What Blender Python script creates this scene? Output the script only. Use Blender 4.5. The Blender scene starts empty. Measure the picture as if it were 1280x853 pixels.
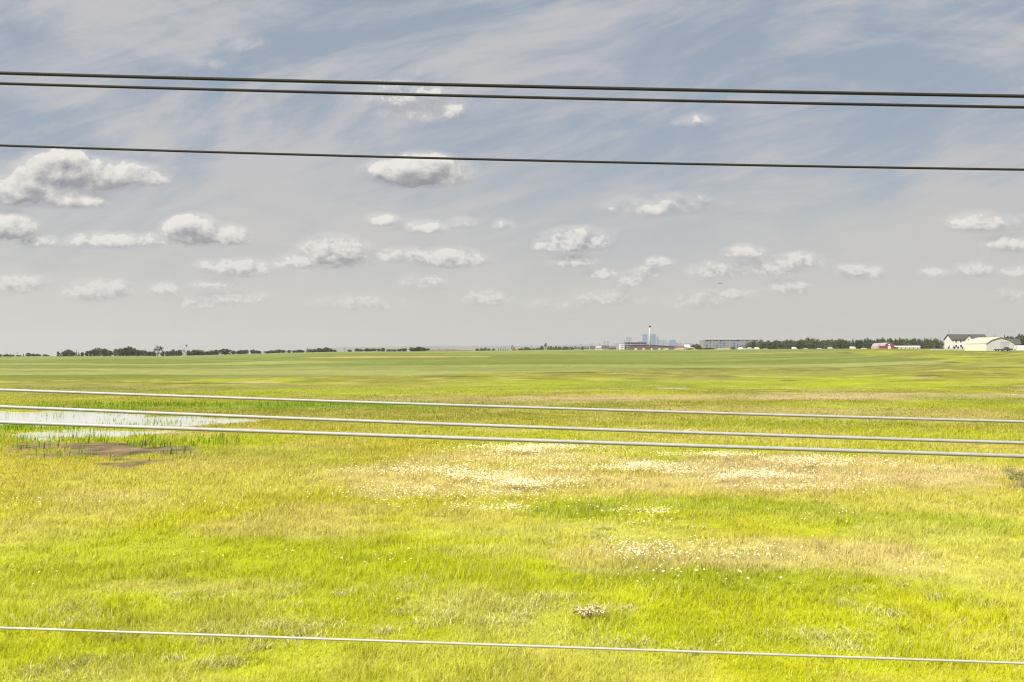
import bpy, math, random
import numpy as np
from mathutils import Vector, Matrix

SC = bpy.context.scene
COL = SC.collection
RNG = np.random.default_rng(7)
random.seed(7)
R = math.radians

# ------------------------------------------------------------------ camera
F = 1244.4                      # focal length in pixels of the 1280 px wide photo (35 mm lens)
CAM_Z = 7.0
PITCH = math.atan(14.5 / F)
CP, SP = math.cos(PITCH), math.sin(PITCH)


def pt(px, py, Y):
    """The point seen at pixel (px, py) of the photo, at depth Y in front of the camera."""
    v = (426.5 - py) / F
    t = Y / (CP - SP * v)
    return Vector(((px - 640) / F * t, Y, CAM_Z + t * (SP + CP * v)))


# ------------------------------------------------------------------ noise
def _hash(ix, iy, seed):
    h = (ix * 374761393 + iy * 668265263 + seed * 974634777) & 0xFFFFFFFF
    h = ((h ^ (h >> 13)) * 1274126177) & 0xFFFFFFFF
    h = ((h ^ (h >> 16)) * 2246822519) & 0xFFFFFFFF
    return ((h ^ (h >> 15)) & 0xFFFFFF) / 16777216.0


def vnoise(x, y, seed=0):
    x = np.asarray(x, dtype=np.float64); y = np.asarray(y, dtype=np.float64)
    fx = np.floor(x); fy = np.floor(y)
    ix = fx.astype(np.int64); iy = fy.astype(np.int64)
    tx = x - fx; ty = y - fy
    tx = tx * tx * tx * (tx * (tx * 6 - 15) + 10); ty = ty * ty * ty * (ty * (ty * 6 - 15) + 10)
    a = _hash(ix, iy, seed); b = _hash(ix + 1, iy, seed)
    c = _hash(ix, iy + 1, seed); d = _hash(ix + 1, iy + 1, seed)
    return (a + (b - a) * tx) * (1 - ty) + (c + (d - c) * tx) * ty


def fbm(x, y, scale, octv=4, seed=0, rough=0.5):
    """-1..1"""
    tot = 0.0; amp = 1.0; s = 0.0
    x = np.asarray(x, dtype=np.float64) / scale; y = np.asarray(y, dtype=np.float64) / scale
    for i in range(octv):
        tot = tot + amp * (vnoise(x, y, seed + i * 17) * 2 - 1); s += amp
        x, y = (x * 0.8 - y * 0.6) * 2.03 + 11.3, (x * 0.6 + y * 0.8) * 2.03 - 5.7
        amp *= rough
    return tot / s * 1.5


def sstep(a, b, x):
    t = np.clip((np.asarray(x, dtype=np.float64) - a) / (b - a), 0, 1)
    return t * t * (3 - 2 * t)


# ------------------------------------------------------------------ terrain
# crest of the prairie: (pixel column, distance, pixel row where it meets the sky)
CREST = [(-700, 850, 447.4), (0, 900, 447.4), (100, 900, 446.3), (210, 920, 445.9), (300, 950, 443.4), (345, 960, 441.8), (425, 980, 440.0),
         (560, 1000, 439.3), (690, 1000, 437.6), (890, 980, 437.2), (1050, 850, 436.2), (1165, 680, 436.2), (1280, 660, 436.5), (1900, 660, 436)]
_cth = []; _cr = []; _cz = []
for _px, _rc, _row in CREST:
    th = math.atan((_px - 640) / F); Y = _rc * math.cos(th)
    _cth.append(th); _cr.append(_rc); _cz.append(CAM_Z + Y * (441 - _row) / F)


def sdf_poly(x, y, poly):
    """signed distance, negative inside"""
    px = np.array([p[0] for p in poly]); py = np.array([p[1] for p in poly])
    d = np.full(x.shape, 1e18); ins = np.zeros(x.shape, bool)
    n = len(poly)
    for i in range(n):
        ax, ay = px[i], py[i]; bx, by = px[(i + 1) % n], py[(i + 1) % n]
        ex, ey = bx - ax, by - ay
        wx, wy = x - ax, y - ay
        t = np.clip((wx * ex + wy * ey) / (ex * ex + ey * ey), 0, 1)
        dx, dy = wx - ex * t, wy - ey * t
        d = np.minimum(d, dx * dx + dy * dy)
        c = ((ay > y) != (by > y)) & (x < (bx - ax) * (y - ay) / ((by - ay) if by != ay else 1e-9) + ax)
        ins ^= c
    d = np.sqrt(d)
    return np.where(ins, -d, d)


def flat(px, py):
    """where the pixel meets level ground at z = 0"""
    v = (426.5 - py) / F
    t = -CAM_Z / (SP + CP * v)
    return ((px - 640) / F * t, (CP - SP * v) * t)


POND = [[flat(*p) for p in P] for P in (
    [(-80, 513), (60, 513.5), (110, 514), (180, 516.5), (250, 521), (312, 523.5), (318, 525), (296, 526.5), (240, 529), (205, 531.5), (110, 532.5), (-80, 533.5)],
    [(16, 541), (55, 538), (120, 537), (182, 538.5), (196, 541), (150, 544), (110, 546), (60, 548.5), (22, 547)],
    [(-60, 499.2), (-22, 499.2), (-18, 500.2), (-60, 501)])]
MUD = [flat(*p) for p in ((14, 555), (40, 552), (90, 552), (160, 553), (215, 556), (272, 557.5), (262, 563), (225, 569), (190, 577), (150, 585), (112, 572), (50, 569), (20, 563))]


def pond_sdf(x, y):
    wx = x + fbm(x, y, 6.0, 3, 50) * 1.6; wy = y + fbm(x, y, 4.0, 3, 51) * 1.3
    d = np.full(np.shape(x), 50.0)
    m = (x > -85) & (x < 0) & (y > 50) & (y < 165)
    if m.any():
        dd = np.full(int(m.sum()), 50.0)
        for P in POND:
            dd = np.minimum(dd, sdf_poly(wx[m], wy[m], P))
        # tussocks and ragged margins
        xs, ys = x[m], y[m]
        d[m] = dd + 3.2 * np.maximum(fbm(xs * .45, ys, 2.2, 3, 52) - .12, 0)
    return d


WATER_Z = -0.16


def terrain(x, y):
    x = np.atleast_1d(np.asarray(x, dtype=np.float64)); y = np.atleast_1d(np.asarray(y, dtype=np.float64))
    r = np.hypot(x, y); th = np.arctan2(x, y)
    rc = np.interp(th, _cth, _cr); zc = np.interp(th, _cth, _cz)
    t = np.clip((r - 125) / (rc - 125), 0, 1)
    z = zc * t * t * (3 - 2 * t)
    past = np.maximum(r - rc - 160, 0)
    z = z - 0.006 * past * sstep(0, 500, past)
    z = z + 0.10 * fbm(x, y, 14, 3, 1) * sstep(8, 25, r) * (1 - sstep(800, 1500, r))
    z = z + 0.28 * fbm(x, y, 55, 2, 2) * sstep(120, 260, r) * (1 - sstep(500, 900, r))
    pd = pond_sdf(x, y)
    basin = 1 - sstep(-1.2, 3.0, pd)
    z = np.where(basin > 0, z * (1 - basin) + basin * (-0.42), z)
    return z


def tz(x, y):
    return float(terrain([x], [y])[0])


def at(px, py):
    """the ground point seen at a pixel"""
    v = (426.5 - py) / F
    d = np.array(((px - 640) / F, CP - SP * v, SP + CP * v))
    ts = np.geomspace(8, 3000, 3000)
    P = d[None, :] * ts[:, None]
    z = terrain(P[:, 0], P[:, 1])
    below = np.nonzero(CAM_Z + P[:, 2] < z)[0]
    i = below[0] if len(below) else len(ts) - 1
    return float(P[i, 0]), float(P[i, 1])


# ------------------------------------------------------------------ object helpers
def tag(o, label=None, cat=None, group=None, kind=None):
    if label: o['label'] = label
    if cat: o['category'] = cat
    if group: o['group'] = group
    if kind: o['kind'] = kind
    return o


def link(name, me, mat=None, parent=None):
    o = bpy.data.objects.new(name, me); COL.objects.link(o)
    if mat is not None: me.materials.append(mat)
    if parent is not None: o.parent = parent
    return o


def empty(name, loc, rz=0.0):
    o = bpy.data.objects.new(name, None); COL.objects.link(o)
    o.location = loc; o.rotation_euler = (0, 0, rz); o.empty_display_size = 0.5
    return o


def copy_tree(o, parent=None):
    c = o.copy(); COL.objects.link(c)
    if parent is not None: c.parent = parent
    for ch in list(o.children):
        copy_tree(ch, c)
    return c


class MB:
    def __init__(s): s.v = []; s.f = []

    def poly(s, pts, faces):
        b = len(s.v); s.v += [tuple(p) for p in pts]; s.f += [tuple(b + i for i in f) for f in faces]; return s

    def box(s, x0, y0, z0, x1, y1, z1):
        P = [(x0, y0, z0), (x1, y0, z0), (x1, y1, z0), (x0, y1, z0), (x0, y0, z1), (x1, y0, z1), (x1, y1, z1), (x0, y1, z1)]
        return s.poly(P, [(3, 2, 1, 0), (4, 5, 6, 7), (0, 1, 5, 4), (1, 2, 6, 5), (2, 3, 7, 6), (3, 0, 4, 7)])

    def extrude(s, prof, axis, a, b):
        """prof: list of 2-D points, extruded along axis ('x': profile is y,z; 'y': profile is x,z)"""
        n = len(prof)
        mk = (lambda p, t: (t, p[0], p[1])) if axis == 'x' else (lambda p, t: (p[0], t, p[1]))
        P = [mk(p, a) for p in prof] + [mk(p, b) for p in prof]
        fs = [tuple(range(n)), tuple(range(2 * n - 1, n - 1, -1))] + [(i, i + n, (i + 1) % n + n, (i + 1) % n) for i in range(n)]
        return s.poly(P, fs)

    def tube(s, pts, rad, n=8):
        pts = [Vector(p) for p in pts]
        if not hasattr(rad, '__len__'): rad = [rad] * len(pts)
        base = len(s.v)
        for i, p in enumerate(pts):
            d = (pts[min(i + 1, len(pts) - 1)] - pts[max(i - 1, 0)]).normalized()
            a = d.cross(Vector((0, 0, 1)))
            if a.length < 1e-3: a = d.cross(Vector((0, 1, 0)))
            a.normalize(); b = a.cross(d)
            for k in range(n):
                w = 2 * math.pi * k / n
                s.v.append(tuple(p + (a * math.cos(w) + b * math.sin(w)) * rad[i]))
        for i in range(len(pts) - 1):
            for k in range(n):
                s.f.append((base + i * n + k, base + i * n + (k + 1) % n, base + (i + 1) * n + (k + 1) % n, base + (i + 1) * n + k))
        s.f.append(tuple(base + k for k in range(n))[::-1]); s.f.append(tuple(base + (len(pts) - 1) * n + k for k in range(n)))
        return s

    def build(s, name, mat, parent=None, smooth=False):
        me = bpy.data.meshes.new(name); me.from_pydata(s.v, [], s.f); me.validate()
        import bmesh
        bm = bmesh.new(); bm.from_mesh(me); bmesh.ops.recalc_face_normals(bm, faces=bm.faces); bm.to_mesh(me); bm.free()
        if smooth: me.polygons.foreach_set('use_smooth', [True] * len(me.polygons))
        return link(name, me, mat, parent)


def np_mesh(name, verts, loops, starts, mat, parent=None, col=None, extra=None, smooth=False):
    me = bpy.data.meshes.new(name)
    me.vertices.add(len(verts)); me.vertices.foreach_set('co', np.ascontiguousarray(verts, dtype=np.float32).ravel())
    me.loops.add(len(loops)); me.loops.foreach_set('vertex_index', np.ascontiguousarray(loops, dtype=np.int32))
    me.polygons.add(len(starts)); me.polygons.foreach_set('loop_start', np.ascontiguousarray(starts, dtype=np.int32))
    if smooth: me.polygons.foreach_set('use_smooth', np.ones(len(starts), dtype=bool))
    if col is not None:
        a = me.attributes.new('Col', 'FLOAT_COLOR', 'POINT')
        c4 = np.ones((len(verts), 4), dtype=np.float32); c4[:, :3] = col
        a.data.foreach_set('color', c4.ravel())
    for k, v in (extra or {}).items():
        a = me.attributes.new(k, 'FLOAT', 'POINT'); a.data.foreach_set('value', np.ascontiguousarray(v, dtype=np.float32))
    me.update(calc_edges=True)
    return link(name, me, mat, parent)


# ------------------------------------------------------------------ materials
def new_mat(name):
    m = bpy.data.materials.new(name); m.use_nodes = True
    nt = m.node_tree; nt.nodes.clear()
    return m, nt, nt.nodes.new('ShaderNodeOutputMaterial')


def N(nt, typ, **kw):
    n = nt.nodes.new(typ)
    for k, v in kw.items():
        if k == 'inp':
            for kk, vv in v.items(): n.inputs[kk].default_value = vv
        else: setattr(n, k, v)
    return n


def mat(name, col, rough=0.7, metal=0.0, var=0.12, scale=1.5, spec=0.3, bump=0.0):
    """plain surface with procedural wear"""
    m, nt, out = new_mat(name)
    b = N(nt, 'ShaderNodeBsdfPrincipled', inp={'Roughness': rough, 'Metallic': metal, 'Specular IOR Level': spec})
    tc = N(nt, 'ShaderNodeTexCoord')
    no = N(nt, 'ShaderNodeTexNoise', inp={'Scale': scale, 'Detail': 6.0, 'Roughness': 0.6})
    nt.links.new(tc.outputs['Object'], no.inputs['Vector'])
    rp = N(nt, 'ShaderNodeValToRGB')
    rp.color_ramp.elements[0].position = 0.3; rp.color_ramp.elements[1].position = 0.7
    rp.color_ramp.elements[0].color = tuple(c * (1 - var) for c in col) + (1,)
    rp.color_ramp.elements[1].color = tuple(min(1, c * (1 + var)) for c in col) + (1,)
    nt.links.new(no.outputs['Fac'], rp.inputs['Fac'])
    nt.links.new(rp.outputs['Color'], b.inputs['Base Color'])
    if bump:
        bp = N(nt, 'ShaderNodeBump', inp={'Strength': bump, 'Distance': 0.05})
        nt.links.new(no.outputs['Fac'], bp.inputs['Height']); nt.links.new(bp.outputs['Normal'], b.inputs['Normal'])
    nt.links.new(b.outputs['BSDF'], out.inputs['Surface'])
    return m


def leaf_mat(name, c0, c1, trans=0.3, attr=None):
    """foliage: diffuse and translucent; colour drifts over the crown and from plant to plant"""
    m, nt, out = new_mat(name)
    d = N(nt, 'ShaderNodeBsdfDiffuse'); t = N(nt, 'ShaderNodeBsdfTranslucent'); mx = N(nt, 'ShaderNodeMixShader', inp={0: trans})
    if attr:
        a = N(nt, 'ShaderNodeAttribute', attribute_name=attr); src = a.outputs['Color']
    else:
        tc = N(nt, 'ShaderNodeTexCoord'); oi = N(nt, 'ShaderNodeObjectInfo')
        no = N(nt, 'ShaderNodeTexNoise', inp={'Scale': 5.0, 'Detail': 3.0})
        nt.links.new(tc.outputs['Object'], no.inputs['Vector'])
        ad = N(nt, 'ShaderNodeMath', operation='MULTIPLY_ADD', inp={1: 0.6, 2: -0.05}); nt.links.new(oi.outputs['Random'], ad.inputs[0])
        ad2 = N(nt, 'ShaderNodeMath', operation='MULTIPLY_ADD', inp={1: 0.55}); nt.links.new(no.outputs['Fac'], ad2.inputs[0]); nt.links.new(ad.outputs[0], ad2.inputs[2])
        mc = N(nt, 'ShaderNodeMix', data_type='RGBA'); mc.inputs[6].default_value = c0 + (1,); mc.inputs[7].default_value = c1 + (1,)
        nt.links.new(ad2.outputs[0], mc.inputs[0]); src = mc.outputs[2]
    nt.links.new(src, d.inputs['Color']); nt.links.new(src, t.inputs['Color'])
    nt.links.new(d.outputs[0], mx.inputs[1]); nt.links.new(t.outputs[0], mx.inputs[2]); nt.links.new(mx.outputs[0], out.inputs['Surface'])
    return m


def ground_mat():
    m, nt, out = new_mat('prairie_soil_and_turf')
    b = N(nt, 'ShaderNodeBsdfPrincipled', inp={'Specular IOR Level': 0.12})
    a = N(nt, 'ShaderNodeAttribute', attribute_name='Col')
    w = N(nt, 'ShaderNodeAttribute', attribute_name='wet')
    g = N(nt, 'ShaderNodeNewGeometry')
    n1 = N(nt, 'ShaderNodeTexNoise', inp={'Scale': 1.1, 'Detail': 8.0, 'Roughness': 0.7})
    n2 = N(nt, 'ShaderNodeTexNoise', inp={'Scale': 0.12, 'Detail': 6.0, 'Roughness': 0.65})
    nt.links.new(g.outputs['Position'], n1.inputs['Vector']); nt.links.new(g.outputs['Position'], n2.inputs['Vector'])
    s = N(nt, 'ShaderNodeMath', operation='ADD'); nt.links.new(n1.outputs['Fac'], s.inputs[0]); nt.links.new(n2.outputs['Fac'], s.inputs[1])
    f = N(nt, 'ShaderNodeMapRange', inp={1: 0.6, 2: 1.4, 3: 0.68, 4: 1.32}); nt.links.new(s.outputs[0], f.inputs[0])
    mul = N(nt, 'ShaderNodeVectorMath', operation='SCALE'); nt.links.new(a.outputs['Color'], mul.inputs[0]); nt.links.new(f.outputs[0], mul.inputs['Scale'])
    nt.links.new(mul.outputs[0], b.inputs['Base Color'])
    rr = N(nt, 'ShaderNodeMapRange', inp={1: 0.0, 2: 1.0, 3: 0.95, 4: 0.30}); nt.links.new(w.outputs['Fac'], rr.inputs[0]); nt.links.new(rr.outputs[0], b.inputs['Roughness'])
    bp = N(nt, 'ShaderNodeBump', inp={'Strength': 0.5, 'Distance': 0.25}); nt.links.new(n1.outputs['Fac'], bp.inputs['Height']); nt.links.new(bp.outputs['Normal'], b.inputs['Normal'])
    nt.links.new(b.outputs[0], out.inputs['Surface'])
    return m


def water_mat():
    m, nt, out = new_mat('pond_water')
    b = N(nt, 'ShaderNodeBsdfPrincipled', inp={'Base Color': (0.38, 0.37, 0.345, 1), 'Roughness': 0.12, 'Specular IOR Level': 0.9, 'IOR': 1.33})
    g = N(nt, 'ShaderNodeNewGeometry')
    n = N(nt, 'ShaderNodeTexNoise', inp={'Scale': 2.2, 'Detail': 3.0})
    nt.links.new(g.outputs['Position'], n.inputs['Vector'])
    bp = N(nt, 'ShaderNodeBump', inp={'Strength': 0.12, 'Distance': 0.02}); nt.links.new(n.outputs['Fac'], bp.inputs['Height']); nt.links.new(bp.outputs['Normal'], b.inputs['Normal'])
    nt.links.new(b.outputs[0], out.inputs['Surface'])
    return m


def tower_mat(name, glass, band):
    """curtain wall: rows of glass with spandrel bands"""
    m, nt, out = new_mat(name)
    b = N(nt, 'ShaderNodeBsdfPrincipled', inp={'Roughness': 0.25, 'Specular IOR Level': 0.5})
    tc = N(nt, 'ShaderNodeTexCoord')
    br = N(nt, 'ShaderNodeTexBrick', inp={'Color1': glass + (1,), 'Color2': tuple(c * 0.8 for c in glass) + (1,), 'Mortar': band + (1,), 'Scale': 1.0, 'Mortar Size': 0.8, 'Brick Width': 6.0, 'Row Height': 4.0})
    mp = N(nt, 'ShaderNodeMapping'); mp.inputs['Rotation'].default_value = (R(90), 0, 0)
    nt.links.new(tc.outputs['Object'], mp.inputs[0]); nt.links.new(mp.outputs[0], br.inputs['Vector'])
    nt.links.new(br.outputs['Color'], b.inputs['Base Color']); nt.links.new(b.outputs[0], out.inputs['Surface'])
    return m


M = {
    'ground': ground_mat(), 'water': water_mat(),
    'grass': leaf_mat('meadow_grass_blades', None, None, 0.5, 'Col'),
    'reed': leaf_mat('reed_blades', None, None, 0.4, 'Col'),
    'flower': leaf_mat('flower_petals', None, None, 0.25, 'Col'),
    'leaf_dark': leaf_mat('dark_green_leaves', (0.020, 0.032, 0.016), (0.070, 0.084, 0.034), 0.15),
    'leaf_mid': leaf_mat('mid_green_leaves', (0.034, 0.048, 0.020), (0.100, 0.112, 0.042), 0.2),
    'needle': leaf_mat('spruce_needles', (0.016, 0.028, 0.020), (0.048, 0.062, 0.036), 0.1),
    'twig': leaf_mat('grey_twigs', (0.12, 0.11, 0.09), (0.20, 0.18, 0.15), 0.05),
    'mast_paint': mat('pale_grey_mast_paint', (0.27, 0.27, 0.265), 0.7, var=0.06, scale=0.3),
    'bark': mat('grey_bark', (0.05, 0.043, 0.036), 0.9, var=0.3, scale=6),
    'cable_black': mat('weathered_black_cable', (0.013, 0.012, 0.010), 0.8, var=0.25, scale=9, spec=0.25),
    'cable_grey': mat('dull_aluminium_cable', (0.23, 0.228, 0.23), 0.65, 0.2, var=0.12, scale=12),
    'cable_pale': mat('bright_galvanised_wire', (0.27, 0.265, 0.24), 0.6, 0.2, var=0.12, scale=12),
    'white_paint': mat('white_siding', (0.42, 0.41, 0.40), 0.6, var=0.05, scale=0.6),
    'cream_sheet': mat('cream_sheet_cladding', (0.50, 0.42, 0.31), 0.55, var=0.06, scale=0.5),
    'cream_fabric': mat('cream_roof_fabric', (0.34, 0.285, 0.215), 0.6, var=0.05, scale=0.5),
    'pale_panel': mat('pale_grey_panel', (0.36, 0.355, 0.35), 0.6, var=0.06, scale=0.5),
    'shingle': mat('charcoal_shingles', (0.045, 0.041, 0.041), 0.9, var=0.2, scale=2.0),
    'brown_roof': mat('brown_roofing', (0.065, 0.048, 0.042), 0.9, var=0.2, scale=0.8),
    'brown_wall': mat('brown_cladding', (0.075, 0.055, 0.05), 0.85, var=0.2, scale=0.4),
    'glass': mat('dark_window_glass', (0.03, 0.04, 0.05), 0.12, var=0.1, spec=0.6),
    'trim': mat('white_trim', (0.78, 0.77, 0.75), 0.5, var=0.04),
    'concrete': mat('pale_concrete', (0.21, 0.195, 0.18), 0.9, var=0.15, scale=0.7),
    'red_paint': mat('barn_red_boards', (0.15, 0.028, 0.035), 0.8, var=0.2, scale=1.2),
    'pink_roof': mat('faded_metal_roof', (0.24, 0.205, 0.205), 0.6, 0.1, var=0.12, scale=0.6),
    'grey_metal': mat('grey_galvanised_steel', (0.36, 0.37, 0.38), 0.5, 0.4, var=0.1),
    'dark_metal': mat('dark_painted_steel', (0.035, 0.037, 0.04), 0.5, 0.2, var=0.2),
    'rubber': mat('black_rubber', (0.02, 0.02, 0.02), 0.9, var=0.2),
    'orange': mat('faded_orange_paint', (0.42, 0.15, 0.05), 0.6, var=0.15),
    'car_white': mat('white_car_paint', (0.5, 0.5, 0.5), 0.25, var=0.03, spec=0.5),
    'car_dark': mat('dark_car_paint', (0.03, 0.035, 0.045), 0.3, var=0.1, spec=0.5),
    'car_silver': mat('silver_car_paint', (0.42, 0.43, 0.44), 0.3, 0.4, var=0.05, spec=0.5),
    'condo_grey': mat('blue_grey_cladding', (0.13, 0.145, 0.17), 0.7, var=0.15, scale=0.3),
    'condo_pale': mat('pale_stucco', (0.17, 0.167, 0.158), 0.85, var=0.06, scale=0.3),
    'beige': mat('beige_stucco', (0.26, 0.225, 0.19), 0.85, var=0.1, scale=0.4),
    'soil': mat('bare_reddish_soil', (0.19, 0.145, 0.115), 0.95, var=0.3, scale=0.25, bump=0.4),
    'dark_soil': mat('dark_topsoil', (0.085, 0.068, 0.058), 0.95, var=0.35, scale=0.25, bump=0.4),
    'hill': mat('distant_hill_cover', (0.07, 0.085, 0.06), 0.95, var=0.3, scale=0.004),
    'tower_blue': tower_mat('blue_curtain_wall', (0.025, 0.085, 0.20), (0.06, 0.13, 0.26)),
    'tower_pale': tower_mat('pale_office_facade', (0.09, 0.12, 0.17), (0.18, 0.21, 0.25)),
    'dead': leaf_mat('dry_weed_stems', (0.34, 0.28, 0.15), (0.58, 0.50, 0.30), 0.15),
    'shrub_leaf': leaf_mat('dull_shrub_leaves', (0.14, 0.145, 0.05), (0.34, 0.33, 0.16), 0.3),
}

# ------------------------------------------------------------------ land cover
def ell(px, py, rx, ry):
    """ellipse on the ground that shows at this pixel with these half sizes"""
    cx, cy = at(px, py)
    _, y0 = at(px, py - ry); _, y1 = at(px, py + ry)
    return cx, cy, rx * cy / F, max(abs(y0 - y1) / 2, 0.6)


LIME = (0.340, 0.390, 0.010); YEL = (0.365, 0.350, 0.022); OLIVE = (0.300, 0.290, 0.016); TAN = (0.50, 0.415, 0.165); PALE = (0.45, 0.435, 0.090)
GREEN = (0.235, 0.300, 0.012); DRAB = (0.240, 0.225, 0.060); PINK = (0.47, 0.36, 0.21)
PATCH = [(ell(*e), c, s) for e, c, s in (
    ((200, 489, 330, 5), (0.165, 0.170, 0.032), .6), ((640, 486, 260, 2.6), (0.17, 0.18, 0.03), .5), ((500, 520, 260, 4), (0.19, 0.2, 0.025), .45), ((60, 690, 170, 26), LIME, .6), ((170, 725, 160, 14), (0.30, 0.33, 0.01), .6), ((330, 690, 130, 18), LIME, .5), ((250, 600, 200, 16), PALE, .5), ((520, 720, 190, 22), LIME, .5),
    ((880, 720, 150, 22), GREEN, .55), ((1120, 650, 150, 16), GREEN, .6), ((1220, 700, 110, 50), PALE, .7), ((940, 632, 160, 10), GREEN, .6), ((720, 640, 60, 10), GREEN, .75),
    ((850, 800, 260, 18), LIME, .5), ((640, 760, 120, 14), DRAB, .25), ((300, 790, 200, 18), DRAB, .22), ((380, 660, 130, 11), TAN, .45), ((250, 735, 130, 8), TAN, .35),
    ((930, 690, 160, 14), TAN, .6), ((1030, 700, 120, 16), TAN, .5), ((700, 665, 150, 14), PALE, .8), ((640, 690, 120, 8), PALE, .7), ((760, 700, 70, 16), TAN, .5),
    ((570, 600, 160, 18), TAN, .75), ((660, 572, 120, 10), TAN, .75), ((1000, 590, 200, 22), PINK, .75), ((1120, 585, 120, 14), TAN, .75), ((900, 600, 130, 20), TAN, .55), ((720, 600, 90, 14), TAN, .5),
    ((130, 622, 70, 8), TAN, .5), ((440, 640, 90, 8), TAN, .4),
    ((230, 553, 140, 9), LIME, .75), ((60, 536, 140, 5), LIME, .8), ((130, 500, 260, 6), OLIVE, .7), ((370, 508, 300, 5), (0.17, 0.25, 0.012), .8), ((480, 489, 260, 5), LIME, .5),
    ((620, 500, 200, 4), PINK, .35), ((1010, 530, 200, 4), (0.23, 0.31, 0.02), .5), ((1090, 495, 230, 3.5), PINK, .7), ((800, 497, 150, 3), PINK, .55), ((940, 512, 160, 4), TAN, .45),
    ((1150, 480, 120, 3), LIME, .6), ((960, 478, 150, 4), LIME, .55), ((760, 480, 180, 4), (0.2, 0.26, 0.015), .6), ((620, 480, 140, 4), LIME, .4), ((1000, 466, 140, 2.5), DRAB, .7),
    ((860, 473, 90, 2), DRAB, .6), ((250, 483, 300, 3), DRAB, .55), ((320, 478.2, 35, .7), PINK, .9), ((60, 488, 120, 2.5), DRAB, .5), ((840, 485.6, 20, .5), (0.5, .45, .3), .9),
    ((1230, 500, 80, 6), (0.2, 0.24, 0.02), .6), ((1100, 518, 160, 7), TAN, .35), ((1180, 545, 120, 8), LIME, .45), ((330, 570, 130, 12), (0.25, 0.27, 0.02), .5),
)]
CROP = [at(*p) for p in ((-420, 479), (0, 476.5), (200, 474.5), (420, 471.5), (640, 466.5), (830, 461.5), (1000, 459), (1130, 456.5), (1193, 454), (1197, 452.5), (1150, 448.6), (1085, 444.5))]
_c = at(1062, 441.5)
CROP += [_c, (_c[0] * 1.4, _c[1] * 1.4), (600, 2600), (-2600, 2600)]
MARKS = [ell(*e) for e in ((1057, 441.6, 6, .5), (1190, 453.4, 9, .7), (1112, 457.4, 50, .35), (880, 460.6, 50, .3), (700, 465.3, 60, .35), (1245, 459, 14, .5), (990, 476, 12, .6), (905, 470.5, 25, .5), (250, 479.5, 60, .4), (1160, 470, 20, .4), (1228, 447, 30, .4), (560, 471, 60, .35), (1010, 463.5, 25, .4), (800, 474, 20, .5))]
CANOLA = [ell(*e) for e in ((470, 446.4, 90, .9), (540, 446.2, 25, .6), (590, 446, 20, .5))]


def mixc(c, target, w):
    w = np.clip(w, 0, 1)[:, None]
    return c * (1 - w) + np.asarray(target)[None, :] * w


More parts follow.
